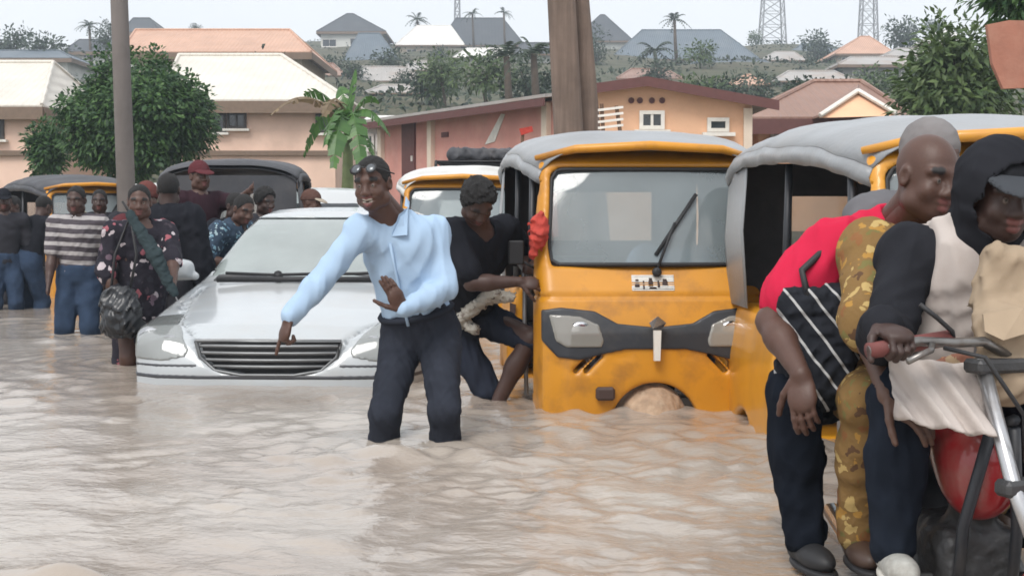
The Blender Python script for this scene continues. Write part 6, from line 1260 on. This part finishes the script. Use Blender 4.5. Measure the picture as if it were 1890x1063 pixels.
# rider
pv = B(-.56, .025, .81)
J = make_pose(pv, BF + BS*-.05, P(1806, 446, 3.82) - pv, .98, hf=dirv(10, -18), hu=V(.05, -.22, 1), headc=P(1848, 356, 3.70), neckb=P(1806, 448, 3.82), shr=P(1678, 470, 3.84), shl=P(1925, 474, 3.80), wr=Bs(-.07, .325, 1.085), er=V(.12, .7, -.85), wl=Bs(-.07, -.25, 1.085), el=V(.8, .5, -.6),
    ar=P(1648, 1006, 3.74), al=B(-.24, -.20, .48), kr=BF + BS*.25 + UP*.5, kl=BF - BS*.25 + UP*.5)
J['toer'] = J['toel'] = BF
rider = figure('motorcycle rider in black hood and cap with dirty offwhite vest over black sleeves', J, None, 3, .009, .0045, False, hands=(('r', SF*.9 - UP*.25, UP*.8 + SF*.3, (.9, 1.25, 1.25, 1.25, 1.25)), ('l', SF*.9 - UP*.25, UP*.8 + SF*.3, (.9, 1.25, 1.25, 1.25, 1.25))),
    top=dict(m=c_hood, sleeve=.97, ease=.014, loose=.010, hem=-.05, fold=.006), bottom=dict(m=c_jeand, cut=V(0, .1, 1), waist=.16, ease=.018, flare=.006, fold=.007), hair=None, shoes=(m_sneak, m_sole), seed=41)
t = torso_prims(J, .038, .03) + [(ell(J['pelvis'] + (J['nb'] - J['pelvis'])*.1 + J['f']*.03, np.array([J['r'], J['f'], J['up']]), V(.20, .17, .15)), .05), (cone(J['nb'] - J['up']*.03, J['nb'] + J['up']*.075, .088, .092), .03)]
g = union(t, .009, .03); s_ = J['sc']
for sd, sg in (('r', 1), ('l', -1)): g.op(half(J['s' + sd] - J['r']*sg*.030, J['r']*sg + J['up']*.12), .02, 'i')
for q in np.linspace(.02, .40, 6):                                      # quilting grooves
    c_ = J['pelvis'] + J['up']*q; g.op((lambda X, Y, Z, c_=c_: np.abs((X - c_[0])*J['up'][0] + (Y - c_[1])*J['up'][1] + (Z - c_[2])*J['up'][2]) - .002, c_ - .4, c_ + .4), .022, 's') if False else None
g.op(cone(J['nb'] + J['up']*.06 + J['f']*.03, J['nb'] + J['up']*.2, .066, .08), .015, 's'); g.op(half(J['pelvis'] - J['up']*.04, -J['up']), .02, 'i'); g.noise(.008, .11, 44); v, f = g.mesh(2); vest = mesh_obj('vest', v, f, c_white, rider, True)
MB().tube([J['nb'] + J['f']*.128 + J['up']*.02, J['nb'] + J['f']*.172 - J['up']*.10, J['nb'] + J['f']*.185 - J['up']*.25, J['nb'] + J['f']*.195 - J['up']*.42], .006, 6).build('zip', m_steel, vest, True)
# vest tail spread over the tank and thigh
tl = []
for a in np.linspace(0, 1, 26):
    row = []
    for b_ in np.linspace(0, 1, 18):
        q = (P(1640, 655, 3.56)*(1 - a) + P(1800, 672, 3.52)*a)*(1 - b_) + (P(1652, 772, 3.50)*(1 - a) + P(1838, 806, 3.36)*a)*b_
        w = a*1.0 - b_*.55; q = q + V(-.1, -1, .35)*(.020*sin(16*w + 1.5*b_) + .010*sin(31*w + 4*a*b_ + 1))*(.35 + .65*b_) + V(0, -.03, 0)*sin(pi*a); row.append(q)
    tl.append(row)
q = MB().sheet(tl).build('vest_tail', c_white, rider, True); md = q.modifiers.new('t', 'SOLIDIFY'); md.thickness = .006
# hood and cap
C = J['hc']; R = np.array([J['hr'], J['hf'], J['hu']]); T = lambda x, y, z: C + J['hr']*x + J['hf']*y + J['hu']*z
g = Grid(C - V(.25, .25, .30), C + V(.25, .25, .22), .006); g.op(ell(T(0, -.018, .022), R, V(.112, .128, .128)), 0); g.op(cone(T(0, -.03, -.06), J['nb'] - J['up']*.01, .095, .115), .05); g.op(ell(T(0, .115, -.015), R, V(.080, .135, .105)), .015, 's'); g.op(ell(T(0, .02, -.01), R, V(.088, .115, .11)), .01, 's'); g.noise(.003, .09, 47); v, f = g.mesh(2); mesh_obj('hood', v, f, c_hood, rider, True)
cap(rider, J, cloth('black_cap_cloth', (.018, .019, .022)), True, cloth('dark_grey_brim', (.055, .06, .068)), e=.006, lowr=.03)
MB().tube([T(-.05, .085, -.125), T(-.02, .115, -.15), T(.0, .12, -.17), T(.025, .115, -.15), T(.06, .085, -.125)], .008, 6).build('hood_cord', c_hood, rider, True)
# khaki bag across the rider's chest
bo = empty('chest_bag', P(1850, 600, 3.5), 'crumpled khaki bag hanging on the chest of the hooded rider', 'bag'); g = union([(rbox(P(1852, 520, 3.58), np.array([unit(V(1, 0, -.25)), V(0, 1, 0), unit(V(.25, 0, 1))]), V(.065, .05, .09), .03), 0), (rbox(P(1862, 630, 3.52), np.array([unit(V(1, 0, .1)), V(0, 1, 0), unit(V(-.1, 0, 1))]), V(.082, .05, .095), .03), .03), (ell(P(1858, 705, 3.50), I3, V(.085, .05, .06)), .04)], .008); g.noise(.010, .09, 48); v, f = g.mesh(1); mesh_obj('pouch', v, f, c_khaki, bo, True)
MB().prism([P(1815, 580, 3.455), P(1890, 566, 3.44), P(1905, 612, 3.42), P(1852, 628, 3.41), P(1818, 612, 3.43)], V(0, .012, 0)).build('flap', c_khaki, bo); g = union([(ell(P(1775, 690, 3.60), I3, V(.085, .02, .055)), 0), (ell(P(1830, 700, 3.56), I3, V(.06, .02, .045)), .03)], .008); g.noise(.005, .08, 50); v, f = g.mesh(1); mesh_obj('patterned_pocket', v, f, print_mat('red_brown_print', (.22, .10, .07), [(.34, .17, .08), (.12, .06, .05), (.30, .22, .14)], 24, .4), bo, True)
# middle passenger in wax print
pv = B(-.80, .09, .83)
J = make_pose(pv, BF + BS*.1, P(1735, 452, 4.16) - pv, .98, hf=dirv(15), headc=P(1800, 368, 4.16), neckb=P(1735, 452, 4.18), shr=P(1608, 462, 4.02), shl=P(1832, 478, 4.2), wr=P(1640, 750, 3.60), er=V(-1, -.2, 0), wl=B(-.62, -.16, 1.05), ar=P(1584, 985, 4.02), al=B(-.68, -.2, .48), kr=BF + BS*.15 + UP*.3, kl=BF - BS*.5 + UP*.2); J['toer'] = J['toel'] = BF
J['toer'] = J['toel'] = BF
figure('motorcycle passenger in ochre wax print squeezed in behind the hooded rider', J, None, 2, .0095, .006, hands=(('r', V(.6, -.4, -.45), V(.2, -.8, .6), (.3, .35, .35, .4, .4)),), top=dict(m=c_ankara, sleeve=.52, ease=.016, loose=.018, hem=-.12, fold=.006), bottom=dict(m=c_ankara, cut=V(0, .1, 1), waist=.16, ease=.016, flare=.004, fold=.006), shoes=(mat('brown_leather', (.06, .035, .025), .5), m_black), seed=42)
# rear passenger in crimson
pv = B(-1.00, .175, .84)
J = make_pose(pv, dirv(34), P(1640, 420, 4.26) - pv, 1.0, hf=dirv(26, -6), hu=V(.16, -.12, 1), headc=P(1712, 326, 4.06), neckb=P(1650, 420, 4.26), shr=P(1540, 470, 4.20), shl=P(1700, 452, 4.50), wr=P(1478, 690, 3.90), er=V(-.62, .45, -.1), wl=B(-.9, -.1, 1.1), ar=P(1486, 990, 4.10), al=B(-.70, -.25, .48), kr=V(-.42, -1, .35), kl=BF - BS*.4 + UP*.2); J['toer'] = unit(V(.2, -1, 0)); J['toel'] = BF
redman = figure('shaven headed passenger in crimson tee and black trousers at the back of the motorcycle', J, None, 0, .009, .0045, False, hands=(('r', V(.0, -.35, -1), V(-.5, -.8, .2), (.35, .35, .4, .45, .5)),), top=dict(m=c_red, sleeve=.33, ease=.026, loose=.022, hem=-.02, fold=.008, wl=.13), bottom=dict(m=c_blackp, cut=V(0, .1, 1), waist=.16, ease=.020, flare=.004, fold=.007), hair=None, shoes=(m_black, m_black), seed=43)
bo = empty('striped_bag', P(1500, 640, 4.0), 'black bag with white slanting stripes slung at the hip of the crimson tee passenger', 'bag'); c_ = P(1512, 636, 4.06)
g = union([(rbox(c_, np.array([unit(V(1, -.2, .1)), unit(V(.2, 1, 0)), unit(V(-.1, 0, 1))]), V(.105, .05, .17), .035), 0), (ell(c_ + V(-.02, 0, -.10), I3, V(.11, .07, .10)), .04)], .008); g.noise(.010, .09, 49); v, f = g.mesh(1); mesh_obj('pouch', v, f, print_mat('striped_black_nylon', (.016, .018, .024), [(.42, .42, .42)], 1, stripes=('X', 15., ('Z', .75), .86)), bo, True); MB().tube([c_ + V(-.04, -.03, .14), P(1480, 500, 4.06), P(1560, 425, 4.16), P(1620, 440, 4.36)], .011, 6).build('strap', m_black, bo, True)
p_, Jx = stand('person in grey knitted cap standing between the motorcycle and the canopied rickshaw', 1.385, 4.72, 10, 0, 1.0, (25, 0), skin=0, hair=None, top=dict(m=c_grey, sleeve=.5, ease=.03, hem=-.1), bottom=dict(m=c_dgrey), seed=34); cap(p_, Jx, cloth('grey_knit', (.20, .19, .19)), False, e=.010, name='knitted_cap', lowr=.0)
